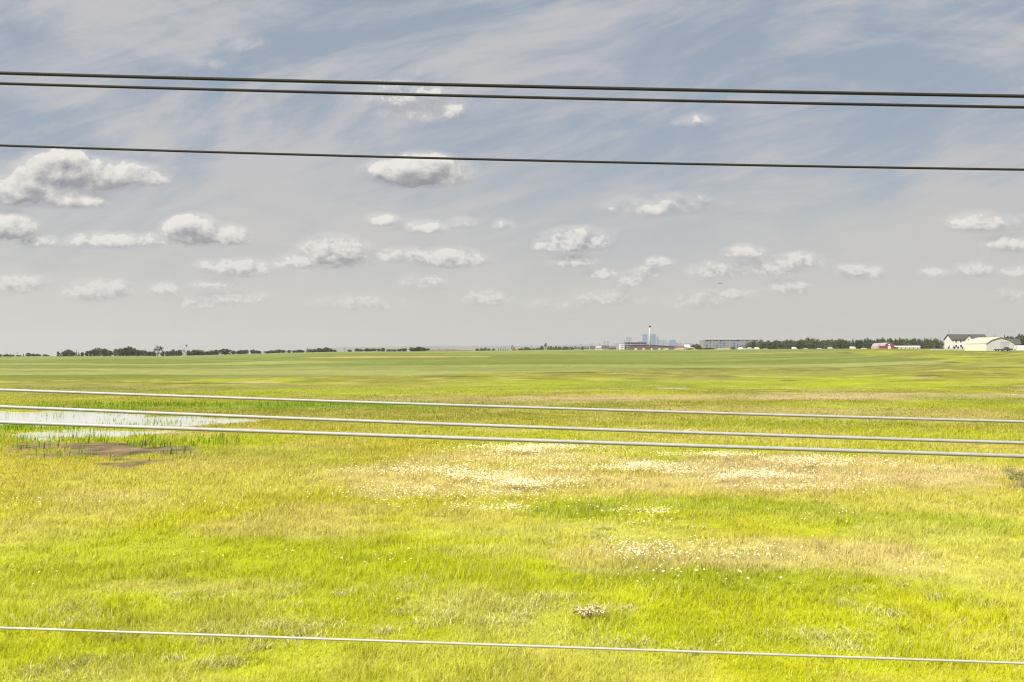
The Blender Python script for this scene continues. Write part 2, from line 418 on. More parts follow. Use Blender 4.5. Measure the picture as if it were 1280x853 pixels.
def cover(x, y):
    """albedo of what grows at a place"""
    r = np.hypot(x, y)
    n1 = fbm(x, y, 9, 4, 21); n2 = fbm(x, y, 22, 4, 22); n3 = fbm(x, y, 3.2, 3, 23); n4 = fbm(x, y, 70, 3, 24); n5 = fbm(x, y, 1.1, 2, 29)
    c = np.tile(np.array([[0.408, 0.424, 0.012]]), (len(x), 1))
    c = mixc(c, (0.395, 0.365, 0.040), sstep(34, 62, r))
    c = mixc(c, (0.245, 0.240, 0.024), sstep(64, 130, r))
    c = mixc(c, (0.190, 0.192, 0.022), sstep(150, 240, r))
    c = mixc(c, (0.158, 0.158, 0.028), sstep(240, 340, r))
    c = mixc(c, LIME, sstep(0.05, 0.6, n2) * 0.55)
    c = mixc(c, TAN, sstep(0.2, 0.8, n1 + 0.25 * n3) * 0.36)
    c = mixc(c, OLIVE, sstep(0.0, 0.7, -n1 - 0.4 * n3) * 0.42)
    c = mixc(c, PALE, sstep(0.1, 0.7, fbm(x, y, 7, 4, 25)) * 0.35)
    c = mixc(c, GREEN, sstep(0.2, 0.8, n4) * 0.35 * sstep(60, 120, r))
    for (cx, cy, rx, ry), col, s in PATCH:
        q = ((x - cx) / rx) ** 2 + ((y - cy) / ry) ** 2
        m = q < 3.0
        if not m.any(): continue
        w = np.zeros(len(x))
        w[m] = sstep(1.9, 0.35, q[m] + 0.75 * n1[m] + 0.55 * n3[m]) * s
        c = mixc(c, col, w)
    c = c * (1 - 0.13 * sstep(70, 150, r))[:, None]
    # crop
    inb = (r > 150)
    cm = np.zeros(len(x))
    if inb.any():
        xx = x[inb]; yy = y[inb]
        d = sdf_poly(xx + fbm(xx, yy, 30, 2, 31) * 3, yy + fbm(xx, yy, 24, 3, 32) * 5, CROP)
        cm[inb] = sstep(1.5, -1.5, d)
        far = np.hypot(xx, yy)
        # combed bands left by seeding and the lie of the land
        band = fbm(xx * 0.10, yy + xx * 0.06, 16, 3, 33) * 0.8 + fbm(xx * 0.05, yy + xx * 0.05, 60, 2, 34) * 0.8 + fbm(xx, yy, 120, 3, 35) * 0.6
        crop = np.tile(np.array([[0.172, 0.196, 0.044]]), (len(xx), 1))
        crop = mixc(crop, (0.238, 0.248, 0.068), sstep(0.0, 0.55, band) * 0.95)
        crop = mixc(crop, (0.132, 0.155, 0.020), sstep(0.05, 0.6, -band) * 0.95)
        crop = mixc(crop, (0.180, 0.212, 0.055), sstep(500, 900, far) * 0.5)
        edge = np.exp(-((d + 1.0) / 2.5) ** 2) * 0.6
        crop = mixc(crop, (0.10, 0.11, 0.025), edge * sstep(-0.3, 0.4, fbm(xx, yy, 40, 2, 36)))
        for cx, cy, rx, ry in CANOLA:
            q = ((xx - cx) / rx) ** 2 + ((yy - cy) / max(ry, 10)) ** 2
            crop = mixc(crop, (0.36, 0.29, 0.08), sstep(1.4, 0.5, q + 0.6 * fbm(xx, yy, 18, 3, 37)) * 0.85)
        w = cm[inb][:, None]
        c[inb] = c[inb] * (1 - w) + crop * w
    for (cx, cy, rx, ry) in MARKS:
        q = ((x - cx) / rx) ** 2 + ((y - cy) / max(ry, 2.5)) ** 2
        m = q < 3
        if m.any():
            w = np.zeros(len(x)); w[m] = sstep(1.6, 0.5, q[m] + 0.5 * n3[m] + .3 * n1[m]) * .85
            c = mixc(c, (0.075, 0.080, 0.020), w)
    c = c * (1 + 0.10 * n5)[:, None]
    return np.clip(c, 0.004, 0.9), cm


def wetland(x, y):
    """mud and wetness round the pond"""
    mud = np.zeros(len(x)); wet = np.zeros(len(x))
    m = (x > -85) & (x < 0) & (y > 45) & (y < 165)
    if m.any():
        xx, yy = x[m], y[m]
        d = sdf_poly(xx + fbm(xx, yy, 5, 3, 60) * 1.6, yy + fbm(xx, yy, 4, 3, 61) * 1.8, MUD)
        mm = sstep(1.5, -1.6, d + 3.0 * np.maximum(fbm(xx * .6, yy, 2.2, 3, 62), -0.1) - .3)
        pd = pond_sdf(xx, yy)
        mm = np.maximum(mm, sstep(0.2, -0.5, pd))
        mud[m] = mm; wet[m] = mm * sstep(0.25, 0.6, fbm(xx * .5, yy, 2.0, 3, 63))
    return mud, wet


# ------------------------------------------------------------------ ground sheet
front = np.linspace(-36, 36, 560)
back = np.linspace(36, 324, 98)[1:-1]
th = np.radians(np.concatenate([front, back]))
rings = np.concatenate([np.geomspace(0.6, 15, 14)[:-1], np.geomspace(15, 190, 430)[:-1], np.geomspace(190, 1300, 330)[:-1], np.geomspace(1300, 13200, 40)])
TT, RR = np.meshgrid(th, rings)
gx = (RR * np.sin(TT)).ravel(); gy = (RR * np.cos(TT)).ravel()
gz = terrain(gx, gy)
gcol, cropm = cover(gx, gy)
gmud, gwet = wetland(gx, gy)
gr = np.hypot(gx, gy)
# beneath the standing grass lies slightly darker thatch
thatch = (1 - sstep(90, 185, gr))
k = 0.62 - 0.06 * thatch  # overall cut paints the grass canopy's self-shadow into the ground colour
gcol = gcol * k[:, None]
gcol = np.where(gmud[:, None] > 0, gcol * (1 - gmud[:, None]) + gmud[:, None] * (np.array([[0.095, 0.066, 0.036]]) * (1 + 0.65 * fbm(gx, gy, 1.2, 4, 64))[:, None]), gcol)
nT, nR = len(th), len(rings)
ii, jj = np.meshgrid(np.arange(nR - 1), np.arange(nT), indexing='ij')
a = ii * nT + jj; b = ii * nT + (jj + 1) % nT; c_ = (ii + 1) * nT + (jj + 1) % nT; d_ = (ii + 1) * nT + jj
loops = np.stack([a, d_, c_, b], axis=-1).reshape(-1, 4)
centre = len(gx)
gx = np.append(gx, 0); gy = np.append(gy, 0); gz = np.append(gz, 0); gcol = np.vstack([gcol, gcol[:1]]); gwet = np.append(gwet, 0)
cap = np.stack([np.full(nT, centre), np.arange(nT), (np.arange(nT) + 1) % nT], axis=-1)
allloops = np.concatenate([loops.ravel(), cap.ravel()])
starts = np.concatenate([np.arange(len(loops)) * 4, len(loops) * 4 + np.arange(nT) * 3])
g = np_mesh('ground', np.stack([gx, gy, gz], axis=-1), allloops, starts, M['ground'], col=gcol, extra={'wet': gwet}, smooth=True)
tag(g, kind='structure')

# water of the pond: a level sheet that the basin cuts to shape
wx0, wy0 = -78, 52; wx1, wy1 = 0, 160
w = MB().poly([(wx0, wy0 + 8, WATER_Z), (-22, wy0 + 8, WATER_Z), (-18, wy1, WATER_Z), (wx0, wy1, WATER_Z)], [(0, 1, 2, 3)]).build('pond_water', M['water'])
tag(w, kind='structure')


# ------------------------------------------------------------------ grass, reeds, flowers
def blades(x, y, h, wd, lean, az, col, tipcol, jit=0.06):
    """tapered bent blades: 5 vertices, a quad and a triangle each"""
    n = len(x)
    z = terrain(x, y) - 0.02
    face = RNG.uniform(0, math.pi, n)
    ax = np.cos(face) * wd / 2; ay = np.sin(face) * wd / 2
    lx = np.cos(az) * lean; ly = np.sin(az) * lean
    V = np.empty((n, 5, 3))
    V[:, 0] = np.stack([x - ax, y - ay, z], -1); V[:, 1] = np.stack([x + ax, y + ay, z], -1)
    mx, my, mz = x + lx * 0.3, y + ly * 0.3, z + h * 0.55
    V[:, 2] = np.stack([mx + ax * .8, my + ay * .8, mz], -1); V[:, 3] = np.stack([mx - ax * .8, my - ay * .8, mz], -1)
    V[:, 4] = np.stack([x + lx, y + ly, z + h * (1 - 0.25 * np.minimum(lean / np.maximum(h, .01), 1))], -1)
    C = np.empty((n, 5, 3)); C[:, :4] = col[:, None, :]; C[:, 4] = tipcol
    base = np.arange(n)[:, None] * 5
    L = (base + np.array([[0, 1, 2, 3, 3, 2, 4]])).ravel()
    S = (np.arange(n)[:, None] * 7 + np.array([[0, 4]])).ravel()
    return V.reshape(-1, 3), L, S, C.reshape(-1, 3)


NB = 1150000
p = 0.35
u = RNG.random(NB)
r0, r1 = 14.0, 300.0
rr = (r0 ** p + u * (r1 ** p - r0 ** p)) ** (1 / p)
tt = np.radians(RNG.uniform(-34, 34, NB))
bx = rr * np.sin(tt); by = rr * np.cos(tt)
keep = RNG.random(NB) > sstep(85, 240, rr) ** 0.8 * 0.985
mud, wet = wetland(bx, by)
keep &= (RNG.random(NB) > mud * 1.35)
bx, by, rr = bx[keep], by[keep], rr[keep]
bc, bcm = cover(bx, by)
n = len(bx)
kk = bcm < 0.5
bx, by, rr, bc = bx[kk], by[kk], rr[kk], bc[kk]; n = len(bx)
thick = 1 + 0.40 * fbm(bx, by, 5, 3, 41) + 0.55 * fbm(bx, by, 0.9, 2, 42)
h = RNG.uniform(0.10, 0.28, n) * np.clip(thick, 0.45, 1.7) * (1 + 0.15 * sstep(35, 60, rr) - 0.40 * sstep(75, 160, rr))
wd = 0.0150 * (rr / 25) ** 0.85 * RNG.uniform(0.6, 1.3, n)
az = RNG.normal(0.35, 1.7, n)
lean = h * np.abs(RNG.normal(0.75, 0.35, n))
var = RNG.normal(1, 0.10, n)[:, None]
bc = bc * var * 1.0
dry = (RNG.random(n) < 0.05 + 0.11 * sstep(0.1, 0.6, fbm(bx, by, 4, 3, 43)))
bc[dry] = bc[dry] * 0.4 + np.array([[0.58, 0.50, 0.24]]) * 0.6
stalk = RNG.random(n) < 0.045 * (1 + 1.5 * sstep(0.0, .6, fbm(bx, by, 6, 3, 44)))
h[stalk] *= 1.55; wd[stalk] *= 0.6; lean[stalk] *= 0.8; bc[stalk] = bc[stalk] * .3 + np.array([[0.52, 0.43, 0.20]]) * .7
tip = bc * np.array([[1.10, 1.06, 1.10]])
V, L, S, C = blades(bx, by, h, wd, lean, az, np.clip(bc, 0, .85), np.clip(tip, 0, .85))
o = np_mesh('meadow_grass', V, L, S, M['grass'], col=C)
tag(o, 'wind combed yellow green meadow grass covering the near prairie', 'grass', kind='stuff')

# reeds: bright tall blades round the pond and in its shallows
REED = [(ell(*e), dens) for e, dens in (((80, 535.5, 90, 2.4), 1.0), ((-10, 537, 60, 4), 1.0), ((130, 550, 60, 3), .9), ((225, 554, 80, 6), 1.0), ((30, 552, 60, 3), .6), ((60, 572, 60, 2.5), .5), ((130, 575, 40, 4), .55),
        ((300, 507, 260, 2.6), .9), ((60, 511.5, 120, 1.6), .8), ((200, 533.5, 70, 2.4), .7), ((165, 529, 50, 1.6), .5), ((190, 524, 25, 1.0), .35), ((110, 521, 110, 4), .22), ((40, 526, 60, 3), .2), ((230, 525, 50, 2), .4), ((100, 543, 80, 3), .45), ((215, 568, 25, 3), .5), ((120, 565, 150, 8), .07), ((40, 562, 60, 4), .25), ((165, 577, 40, 3), .3))]
X = []; Y_ = []
for (cx, cy, rx, ry), dens in REED:
    m_ = int(min(rx * ry * 22, 9000) * dens)
    aa = RNG.uniform(0, 2 * math.pi, m_); q = np.sqrt(RNG.random(m_))
    X.append(cx + rx * q * np.cos(aa)); Y_.append(cy + ry * q * np.sin(aa))
X = np.concatenate(X); Y_ = np.concatenate(Y_)
kp = fbm(X, Y_, 2.2, 3, 71) > RNG.uniform(-0.5, 0.25, len(X))
X, Y_ = X[kp], Y_[kp]; n = len(X)
h = RNG.uniform(0.35, 0.85, n); wd = RNG.uniform(0.035, 0.08, n)
colr = np.tile(np.array([[0.175, 0.275, 0.014]]), (n, 1)) * RNG.normal(1, .18, n)[:, None]
dk = RNG.random(n) < 0.12; colr[dk] = colr[dk] * 0.45
V, L, S, C = blades(X, Y_, h, wd, h * RNG.uniform(.05, .4, n), RNG.normal(.3, 1.2, n), np.clip(colr, .005, .8), np.clip(colr * 1.15, .005, .8))
o = np_mesh('reeds', V, L, S, M['reed'], col=C)
tag(o, 'bright green marsh reeds round the shallow pond', 'reeds', kind='stuff')

# grey green broad leaved weeds in low clumps
WD = [(ell(*e), n_) for e, n_ in (((640, 765, 150, 22), 26), ((300, 800, 220, 20), 22), ((80, 770, 90, 14), 12), ((520, 735, 120, 14), 12), ((900, 800, 200, 20), 16), ((1150, 760, 120, 30), 14), ((330, 750, 150, 16), 14), ((700, 670, 80, 12), 10), ((150, 835, 150, 14), 14), ((1040, 690, 150, 20), 10))]
X = []; Y_ = []; Hh = []
for (cx, cy, rx, ry), n_ in WD:
    for _ in range(n_):
        q = math.sqrt(RNG.random()); a_ = RNG.uniform(0, 6.28); px_, py_ = cx + rx * q * math.cos(a_), cy + ry * q * math.sin(a_)
        m_ = int(RNG.integers(40, 120)); sg = RNG.uniform(.15, .45)
        X.append(RNG.normal(px_, sg, m_)); Y_.append(RNG.normal(py_, sg, m_)); Hh.append(np.full(m_, RNG.uniform(.14, .25)))
X = np.concatenate(X); Y_ = np.concatenate(Y_); Hh = np.concatenate(Hh) * RNG.uniform(.6, 1.1, len(X)); n = len(X)
colr = np.where(RNG.random(n)[:, None] < .3, np.array([[0.52, 0.47, 0.26]]), np.array([[0.43, 0.43, 0.13]])) * RNG.normal(1, .15, n)[:, None]
V, L, S, C = blades(X, Y_, Hh, RNG.uniform(.018, .034, n), Hh * RNG.uniform(.5, 1.3, n), RNG.uniform(0, 6.28, n), np.clip(colr, .01, .8), np.clip(colr * 1.05, .01, .8))
o = np_mesh('broadleaf_weeds', V, L, S, M['grass'], col=C)
tag(o, 'dull grey green weeds in low clumps through the near meadow', 'weeds', kind='stuff')

# wildflowers: white heads at grass-top height, in drifts
FLW = [(ell(*e), nn, cut) for e, nn, cut in (((560, 606, 130, 18), 5200, .05), ((640, 612, 70, 10), 1300, .0), ((665, 568, 90, 9), 4200, .05), ((1000, 592, 170, 20), 6500, .1), ((930, 606, 120, 14), 2500, .15),
       ((790, 590, 70, 8), 1500, .1), ((860, 575, 160, 5), 1500, .1), ((800, 705, 70, 26), 150, .05), ((830, 690, 160, 30), 260, .2), ((890, 660, 80, 8), 250, .2), ((80, 632, 90, 7), 140, .1), ((330, 642, 120, 8), 80, .1),
       ((960, 720, 200, 20), 260, .2), ((690, 590, 110, 20), 900, .2), ((640, 645, 120, 8), 200, .2), ((820, 650, 200, 20), 350, .2), ((200, 550, 160, 10), 30, .2), ((860, 545, 160, 3), 500, .2), ((500, 720, 400, 60), 90, .2))]
X = []; Y_ = []
for (cx, cy, rx, ry), nn, cut in FLW:
    nn = int(nn * 1.7); rx *= 1.15; ry *= 1.25
    q = np.abs(RNG.normal(0, 0.55, nn)); aa = RNG.uniform(0, 2 * math.pi, nn)
    x_ = cx + rx * q * np.cos(aa); y_ = cy + ry * q * np.sin(aa)
    kp = fbm(x_ * .55, y_, 2.6, 4, 81, .65) > cut + RNG.uniform(-.30, .30, nn)
    X.append(x_[kp]); Y_.append(y_[kp])
X = np.concatenate(X); Y_ = np.concatenate(Y_); n = len(X)
kp = (wetland(X, Y_)[0] < .1); X, Y_ = X[kp], Y_[kp]; n = len(X)
Z = terrain(X, Y_) + RNG.uniform(0.30, 0.52, n)
rad = RNG.uniform(0.022, 0.055, n)
V = np.empty((n, 7, 3)); C = np.empty((n, 7, 3))
tx = RNG.normal(0, .25, n); ty = RNG.normal(-.15, .25, n)
for q in range(6):
    w_ = q * math.pi / 3
    dx = np.cos(w_) * rad * RNG.uniform(.6, 1.2, n); dy = np.sin(w_) * rad * RNG.uniform(.6, 1.2, n)
    V[:, q] = np.stack([X + dx, Y_ + dy, Z + dx * tx + dy * ty - rad * .35], -1)
V[:, 6] = np.stack([X, Y_, Z + rad * .35], -1)
fc = np.array([[0.66, 0.60, 0.42]]) * RNG.uniform(.75, 1.1, n)[:, None]
yl = RNG.random(n) < .25; fc[yl] = fc[yl] * np.array([[.95, .88, .62]])
C[:] = fc[:, None, :]
L = (np.arange(n)[:, None] * 7 + np.array([[6, 0, 1, 6, 1, 2, 6, 2, 3, 6, 3, 4, 6, 4, 5, 6, 5, 0]])).ravel()
S = np.arange(n * 6) * 3
o = np_mesh('wildflowers', V.reshape(-1, 3), L, S, M['flower'], col=np.clip(C.reshape(-1, 3), 0, .9))
tag(o, 'creamy white wildflower heads drifting through the mid meadow', 'wildflowers', kind='stuff')


# ------------------------------------------------------------------ overhead cables
def cable(name, rows, rad, m, label, depth=(9.15, 9.0, 8.85), strands=0, pitch=0.22, cat='cable'):
    P = [pt(px, py, d) for px, py, d in zip((0, 640, 1280), rows, depth)]
    xs = [q.x for q in P]
    cz = np.polyfit(xs, [q.z for q in P], 2); cy = np.polyfit(xs, [q.y for q in P], 1)
    n = 1800 if strands else 420
    t = np.linspace(-17, 17, n)
    cx = t; yy = np.polyval(cy, t); zz = np.polyval(cz, t)
    K = 20 if strands else 12
    ang = np.linspace(0, 2 * math.pi, K, endpoint=False)
    tw = t / pitch * 2 * math.pi
    rr_ = rad * (1 + (0.10 * np.abs(np.sin((ang[None, :] + tw[:, None]) * strands / 2)) - 0.05 if strands else 0 * (ang[None, :] + tw[:, None])))
    V = np.stack([np.repeat(cx[:, None], K, 1), yy[:, None] + rr_ * np.cos(ang)[None, :], zz[:, None] + rr_ * np.sin(ang)[None, :]], -1).reshape(-1, 3)
    i, j = np.meshgrid(np.arange(n - 1), np.arange(K), indexing='ij')
    L = np.stack([i * K + j, i * K + (j + 1) % K, (i + 1) * K + (j + 1) % K, (i + 1) * K + j], -1).reshape(-1)
    o = np_mesh(name, V, L, np.arange((n - 1) * K) * 4, m, smooth=True)
    return tag(o, label, cat, 'overhead lines crossing the view')


cable('power_cable', (91.5, 108, 120.5), 0.0150, M['cable_black'], 'thick dark twisted cable, topmost of the lines against the sky', strands=6)
cable('power_cable', (104.5, 121.5, 134.3), 0.0128, M['cable_black'], 'dark twisted cable hanging just under the topmost line in the sky', strands=6)
cable('power_cable', (182, 200.3, 212.3), 0.0105, M['cable_black'], 'thin dark cable, lowest of the three lines against the sky', strands=6)
cable('power_cable', (487.5, 509, 527.5), 0.0125, M['cable_grey'], 'grey cable passing above the pond, highest of the lines over the grass', depth=(8.95, 8.8, 8.65))
cable('power_cable', (508.5, 533.3, 554), 0.0145, M['cable_grey'], 'grey cable across the pond, middle of three close lines over the grass', depth=(8.95, 8.8, 8.65), strands=9, pitch=.5)
cable('power_cable', (528, 550, 570.5), 0.0165, M['cable_grey'], 'thickest grey cable over the grass, just below the open water', depth=(8.95, 8.8, 8.65), strands=9, pitch=.5)
cable('overhead_wire', (785, 807, 829.5), 0.0115, M['cable_pale'], 'single pale wire low across the near grass at the bottom', depth=(8.95, 8.8, 8.65), cat='wire')


# ------------------------------------------------------------------ trees
def leaf_cloud(lobes, n, size, rng, shell=0.55, up=0.3):
    """n small bent leaf clumps spread through the volume of the lobes (cx, cy, cz, rx, rz)"""
    V = []; Fc = []
    wts = np.array([l[3] * l[3] * l[4] for l in lobes]) ** 0.8; wts /= wts.sum()
    for k in range(n):
        cx, cy, cz, rx, rz = lobes[rng.choice(len(lobes), p=wts)]
        d = rng.normal(0, 1, 3); d /= np.linalg.norm(d)
        q = rng.uniform(shell, 1.04) if rng.random() < 0.75 else rng.uniform(0.1, shell)
        c = np.array((cx + d[0] * rx * q, cy + d[1] * rx * q, cz + d[2] * rz * q))
        a1 = rng.normal(0, 1, 3); a1 /= np.linalg.norm(a1)
        a2 = np.cross(a1, rng.normal(0, 1, 3) + np.array((0, 0, up))); a2 /= np.linalg.norm(a2)
        s = size * rng.uniform(.6, 1.4)
        b0 = len(V)
        V += [c - a1 * s, c + a2 * s * .7, c + a1 * s, c - a2 * s * .7]
        Fc += [(b0, b0 + 1, b0 + 2), (b0, b0 + 2, b0 + 3)]
    return V, Fc


def mesh_from(name, V, Fc, m):
    me = bpy.data.meshes.new(name); me.from_pydata([tuple(map(float, v)) for v in V], [], Fc); me.materials.append(m); return me


def trunk_mesh(name, h, r, limbs, rng):
    b = MB()
    b.tube([(0, 0, -0.03), (0.01, 0, h * .5), (rng.uniform(-.03, .03), rng.uniform(-.03, .03), h)], [r, r * .75, r * .4], 7)
    for i in range(limbs):
        w_ = i * 2.4 + rng.uniform(0, .6); z0 = h * rng.uniform(.4, .85)
        e = (math.cos(w_) * .28, math.sin(w_) * .28, z0 + rng.uniform(.15, .38))
        b.tube([(0, 0, z0), (e[0] * .5, e[1] * .5, z0 * .5 + e[2] * .5 - .02), e], [r * .45, r * .3, r * .12], 5)
    me = bpy.data.meshes.new(name); me.from_pydata(b.v, [], b.f); me.materials.append(M['bark']); return me


TPL = {}
def make_templates():
    rng = np.random.default_rng(11)
    for k in range(4):
        lob = [(0, 0, .55, .40, .40)]
        for i in range(6):
            w_ = rng.uniform(0, 6.28); lob.append((math.cos(w_) * .26, math.sin(w_) * .26, rng.uniform(.30, .74), rng.uniform(.18, .28), rng.uniform(.16, .26)))
        lob.append((rng.uniform(-.1, .1), 0, .80, .22, .20))
        lob += [(math.cos(w_) * .2, math.sin(w_) * .2, .2, .26, .2) for w_ in (0.5, 2.6, 4.7)]
        V, Fc = leaf_cloud(lob, 1000, .055, rng, up=.6)
        TPL['broad%d' % k] = (mesh_from('crown', V, Fc, M['leaf_dark' if k % 2 else 'leaf_mid']), trunk_mesh('trunk', .62, .035, 5, rng))
    for k in range(3):                       # spruce: tiers of drooping boughs
        V = []; Fc = []
        for i in range(900):
            t = rng.random() ** 0.75
            z = .06 + .92 * (1 - t); rad = .5 * t ** .85 * (0.72 + .28 * math.cos(z * 55 + k)) + .015
            w_ = rng.uniform(0, 6.283); q = math.sqrt(rng.uniform(.15, 1))
            c = np.array((math.cos(w_) * rad * q, math.sin(w_) * rad * q, z - .05 * q * t))
            o_ = np.array((math.cos(w_), math.sin(w_), -.45)); s = .035 + .07 * t
            sd = np.array((-math.sin(w_), math.cos(w_), 0))
            b0 = len(V)
            V += [c - o_ * s * .4, c + sd * s * .5, c + o_ * s, c - sd * s * .5]
            Fc += [(b0, b0 + 1, b0 + 2), (b0, b0 + 2, b0 + 3)]
        TPL['spruce%d' % k] = (mesh_from('crown', V, Fc, M['needle']), trunk_mesh('trunk', .9, .03, 0, rng))
    for k in range(2):                       # tall narrow poplar
        lob = [(rng.uniform(-.12, .12), rng.uniform(-.12, .12), z, .36 * (1 - abs(z - .5) * .7), .16) for z in np.linspace(.12, .88, 8)]
        V, Fc = leaf_cloud(lob, 900, .055, rng, up=.6)
        TPL['poplar%d' % k] = (mesh_from('crown', V, Fc, M['leaf_mid' if k else 'leaf_dark']), trunk_mesh('trunk', .8, .03, 5, rng))
    lob = [(0, 0, .22, .22, .18), (-.2, 0, .62, .2, .14), (.18, .1, .70, .24, .15), (0, -.1, .84, .22, .14), (.28, 0, .52, .16, .10), (-.30, .1, .48, .14, .09), (.02, .1, .6, .18, .16)]
    V, Fc = leaf_cloud(lob, 300, .048, rng, shell=.35)
    TPL['airy0'] = (mesh_from('crown', V, Fc, M['leaf_mid']), trunk_mesh('trunk', .66, .032, 8, rng))
    lob = [(-.15, 0, .55, .3, .25), (.15, .1, .68, .3, .25), (0, -.1, .82, .2, .16)]
    V, Fc = leaf_cloud(lob, 150, .030, rng, shell=.3)
    TPL['bare0'] = (mesh_from('crown', V, Fc, M['twig']), trunk_mesh('trunk', .8, .03, 10, rng))
    for k in range(2):                       # low bush
        lob = [(rng.uniform(-.3, .3), rng.uniform(-.3, .3), rng.uniform(.25, .55), .28, .34) for _ in range(6)]
        V, Fc = leaf_cloud(lob, 700, .06, rng, up=.6)
        TPL['bush%d' % k] = (mesh_from('crown', V, Fc, M['leaf_mid' if k else 'leaf_dark']), trunk_mesh('trunk', .4, .03, 4, rng))


make_templates()
KIND = {'broad': ('broadleaf_tree', 'rounded tree', 'tree'), 'spruce': ('spruce_tree', 'pointed spruce', 'tree'), 'poplar': ('poplar_tree', 'narrow poplar', 'tree'),
        'airy': ('broadleaf_tree', 'airy tree', 'tree'), 'bare': ('bare_tree', 'leafless tree', 'tree'), 'bush': ('shrub', 'low rounded shrub', 'shrub')}
ORD = ['first', 'second', 'third', 'fourth', 'fifth', 'sixth', 'seventh', 'eighth', 'ninth', 'tenth', 'eleventh', 'twelfth', 'thirteenth', 'fourteenth', 'fifteenth', 'sixteenth', 'seventeenth', 'eighteenth', 'nineteenth', 'twentieth']
ORD += [t + '-' + o for t in ('twenty', 'thirty', 'forty', 'fifty', 'sixty') for o in [''] + ORD[:9]]
ORD = [o.replace('twenty-', 'twenty-') if not o.endswith('-') else o[:-2] + 'ieth' for o in ORD]


def plant(px, top, wpx, kind, Y, label, group, cat=None):
    base = 'broad spruce poplar airy bare bush'.split()
    fam = kind.rstrip('0123456789')
    X = (px - 640) / F * Y
    z = tz(X, Y) - 0.05
    hgt = max(pt(px, top, Y).z - z, 1.5)
    w_ = wpx * Y / F
    nm, desc, c = KIND[fam]
    t = empty(nm, (X, Y, z), random.uniform(0, 6.28))
    t.scale = (w_, w_, hgt)
    cm, tm = TPL[kind]
    link('crown', cm, None, t); link('trunk', tm, None, t)
    tag(t, label, cat or c, group)
    return t


def row(trees, Y, where, group, jitter=40):
    """trees: (px, top row, width px[, kind]); every one told apart by its count from the left"""
    trees = sorted(trees, key=lambda t: t[0])
    for i, t in enumerate(trees):
        kind = t[3] if len(t) > 3 else random.choice(('broad0', 'broad1', 'broad2', 'broad3', 'broad1', 'poplar0', 'poplar1'))
        fam = kind.rstrip('0123456789')
        plant(t[0], t[1], t[2] * (1.75 if fam in ('broad', 'poplar', 'bush') else 1.5 if fam == 'spruce' else 1.2), kind, Y + random.uniform(-jitter, jitter), f"{KIND[fam][1]}, {ORD[i]} from the left in the {where}", group)


s_ = lambda: random.choice(('spruce0', 'spruce1', 'spruce2'))
row([(0, 443, 4), (6, 443.3, 3), (9, 442.6, 4), (13, 442.3, 3.5, s_()), (16, 443.4, 3), (22, 443.8, 3), (25, 444.2, 3), (29.5, 441.5, 1.6, s_()), (35.5, 441, 5), (41.5, 442, 4), (46, 442.5, 3), (49.5, 443, 3), (56, 443, 4), (60, 443.8, 3)],
    1050, 'short low row at the left horizon', 'low tree row at the left end of the horizon', 20)
row([(73, 439.5, 3), (76, 441, 3, s_()), (79.5, 440, 4), (83, 437.5, 5), (86, 436.5, 5), (90, 438.5, 6), (95.5, 437.0, 2, s_()), (98.5, 440, 3, s_()), (102.5, 440.3, 4), (108.5, 439, 5),
     (113, 438, 4), (118, 437, 6), (123, 434.3, 8, 'broad0'), (129, 436, 7), (134, 437, 6), (138.5, 438.5, 5), (145.5, 436, 6, 'broad2'), (151.5, 435.3, 7), (157, 434.5, 7), (162, 432.8, 10, 'broad1'), (168.5, 435, 5),
     (173, 437, 5), (178, 437.5, 5), (182, 438, 4), (187, 439.5, 5), (192, 439, 5), (197.5, 431.5, 13, 'airy0'), (203, 439.5, 5), (209, 438.7, 4), (213, 438.5, 4), (216.5, 436.8, 4), (221, 438.5, 5), (225, 437.5, 6), (230, 435.3, 7, 'bare0')],
    960, 'dark belt left of the lamp mast', 'tree belt left of the lamp mast', 25)
row([(224, 435, 5, 'bare0'), (236, 438, 5), (241, 438, 5), (247, 437, 9, 'broad2'), (252, 437.8, 7), (260, 439, 6), (265, 438, 5), (270.5, 437, 5), (281.5, 435.8, 11, 'broad1')][1:],
    965, 'belt right of the lamp mast', 'tree belt just right of the lamp mast', 15)
row([(292, 438, 4), (298, 438.5, 5), (302, 437.5, 7), (307, 437.3, 5), (316, 437, 5), (321, 438, 5), (324, 438.5, 4), (336, 438.8, 5), (340, 438, 5), (345, 437.5, 5), (350, 437, 6), (354, 437.5, 5), (361, 438, 5), (368, 438, 5), (374, 437, 6),
     (378, 437.6, 4), (384, 434, 2.4, s_()), (388, 436.5, 5), (393, 436.5, 6), (399, 435, 5), (404, 436, 5), (408, 434, 6), (413, 436, 5), (418, 437.3, 5)],
    1080, 'thinner row left of the utility pole', 'thin tree row left of the utility pole', 25)
plant(333, 438.2, 8, 'bush0', 930, 'dark lone shrub standing in the crop in front of the thin tree row', None)
row([(437, 437.4, 5), (446.5, 435.5, 5), (452, 436.5, 5), (458.5, 435.3, 5), (464, 436.3, 5), (467, 435.3, 5), (474, 436, 5), (478.5, 434.7, 4), (486, 436.5, 5), (492, 436.5, 5), (499, 436.3, 5), (505, 435.3, 5), (514, 434.3, 5), (519, 434.8, 6),
     (523.5, 433.2, 8), (529, 434.7, 6), (534, 435.5, 5)], 1120, 'row right of the utility pole', 'tree row between utility pole and dark mound', 20)
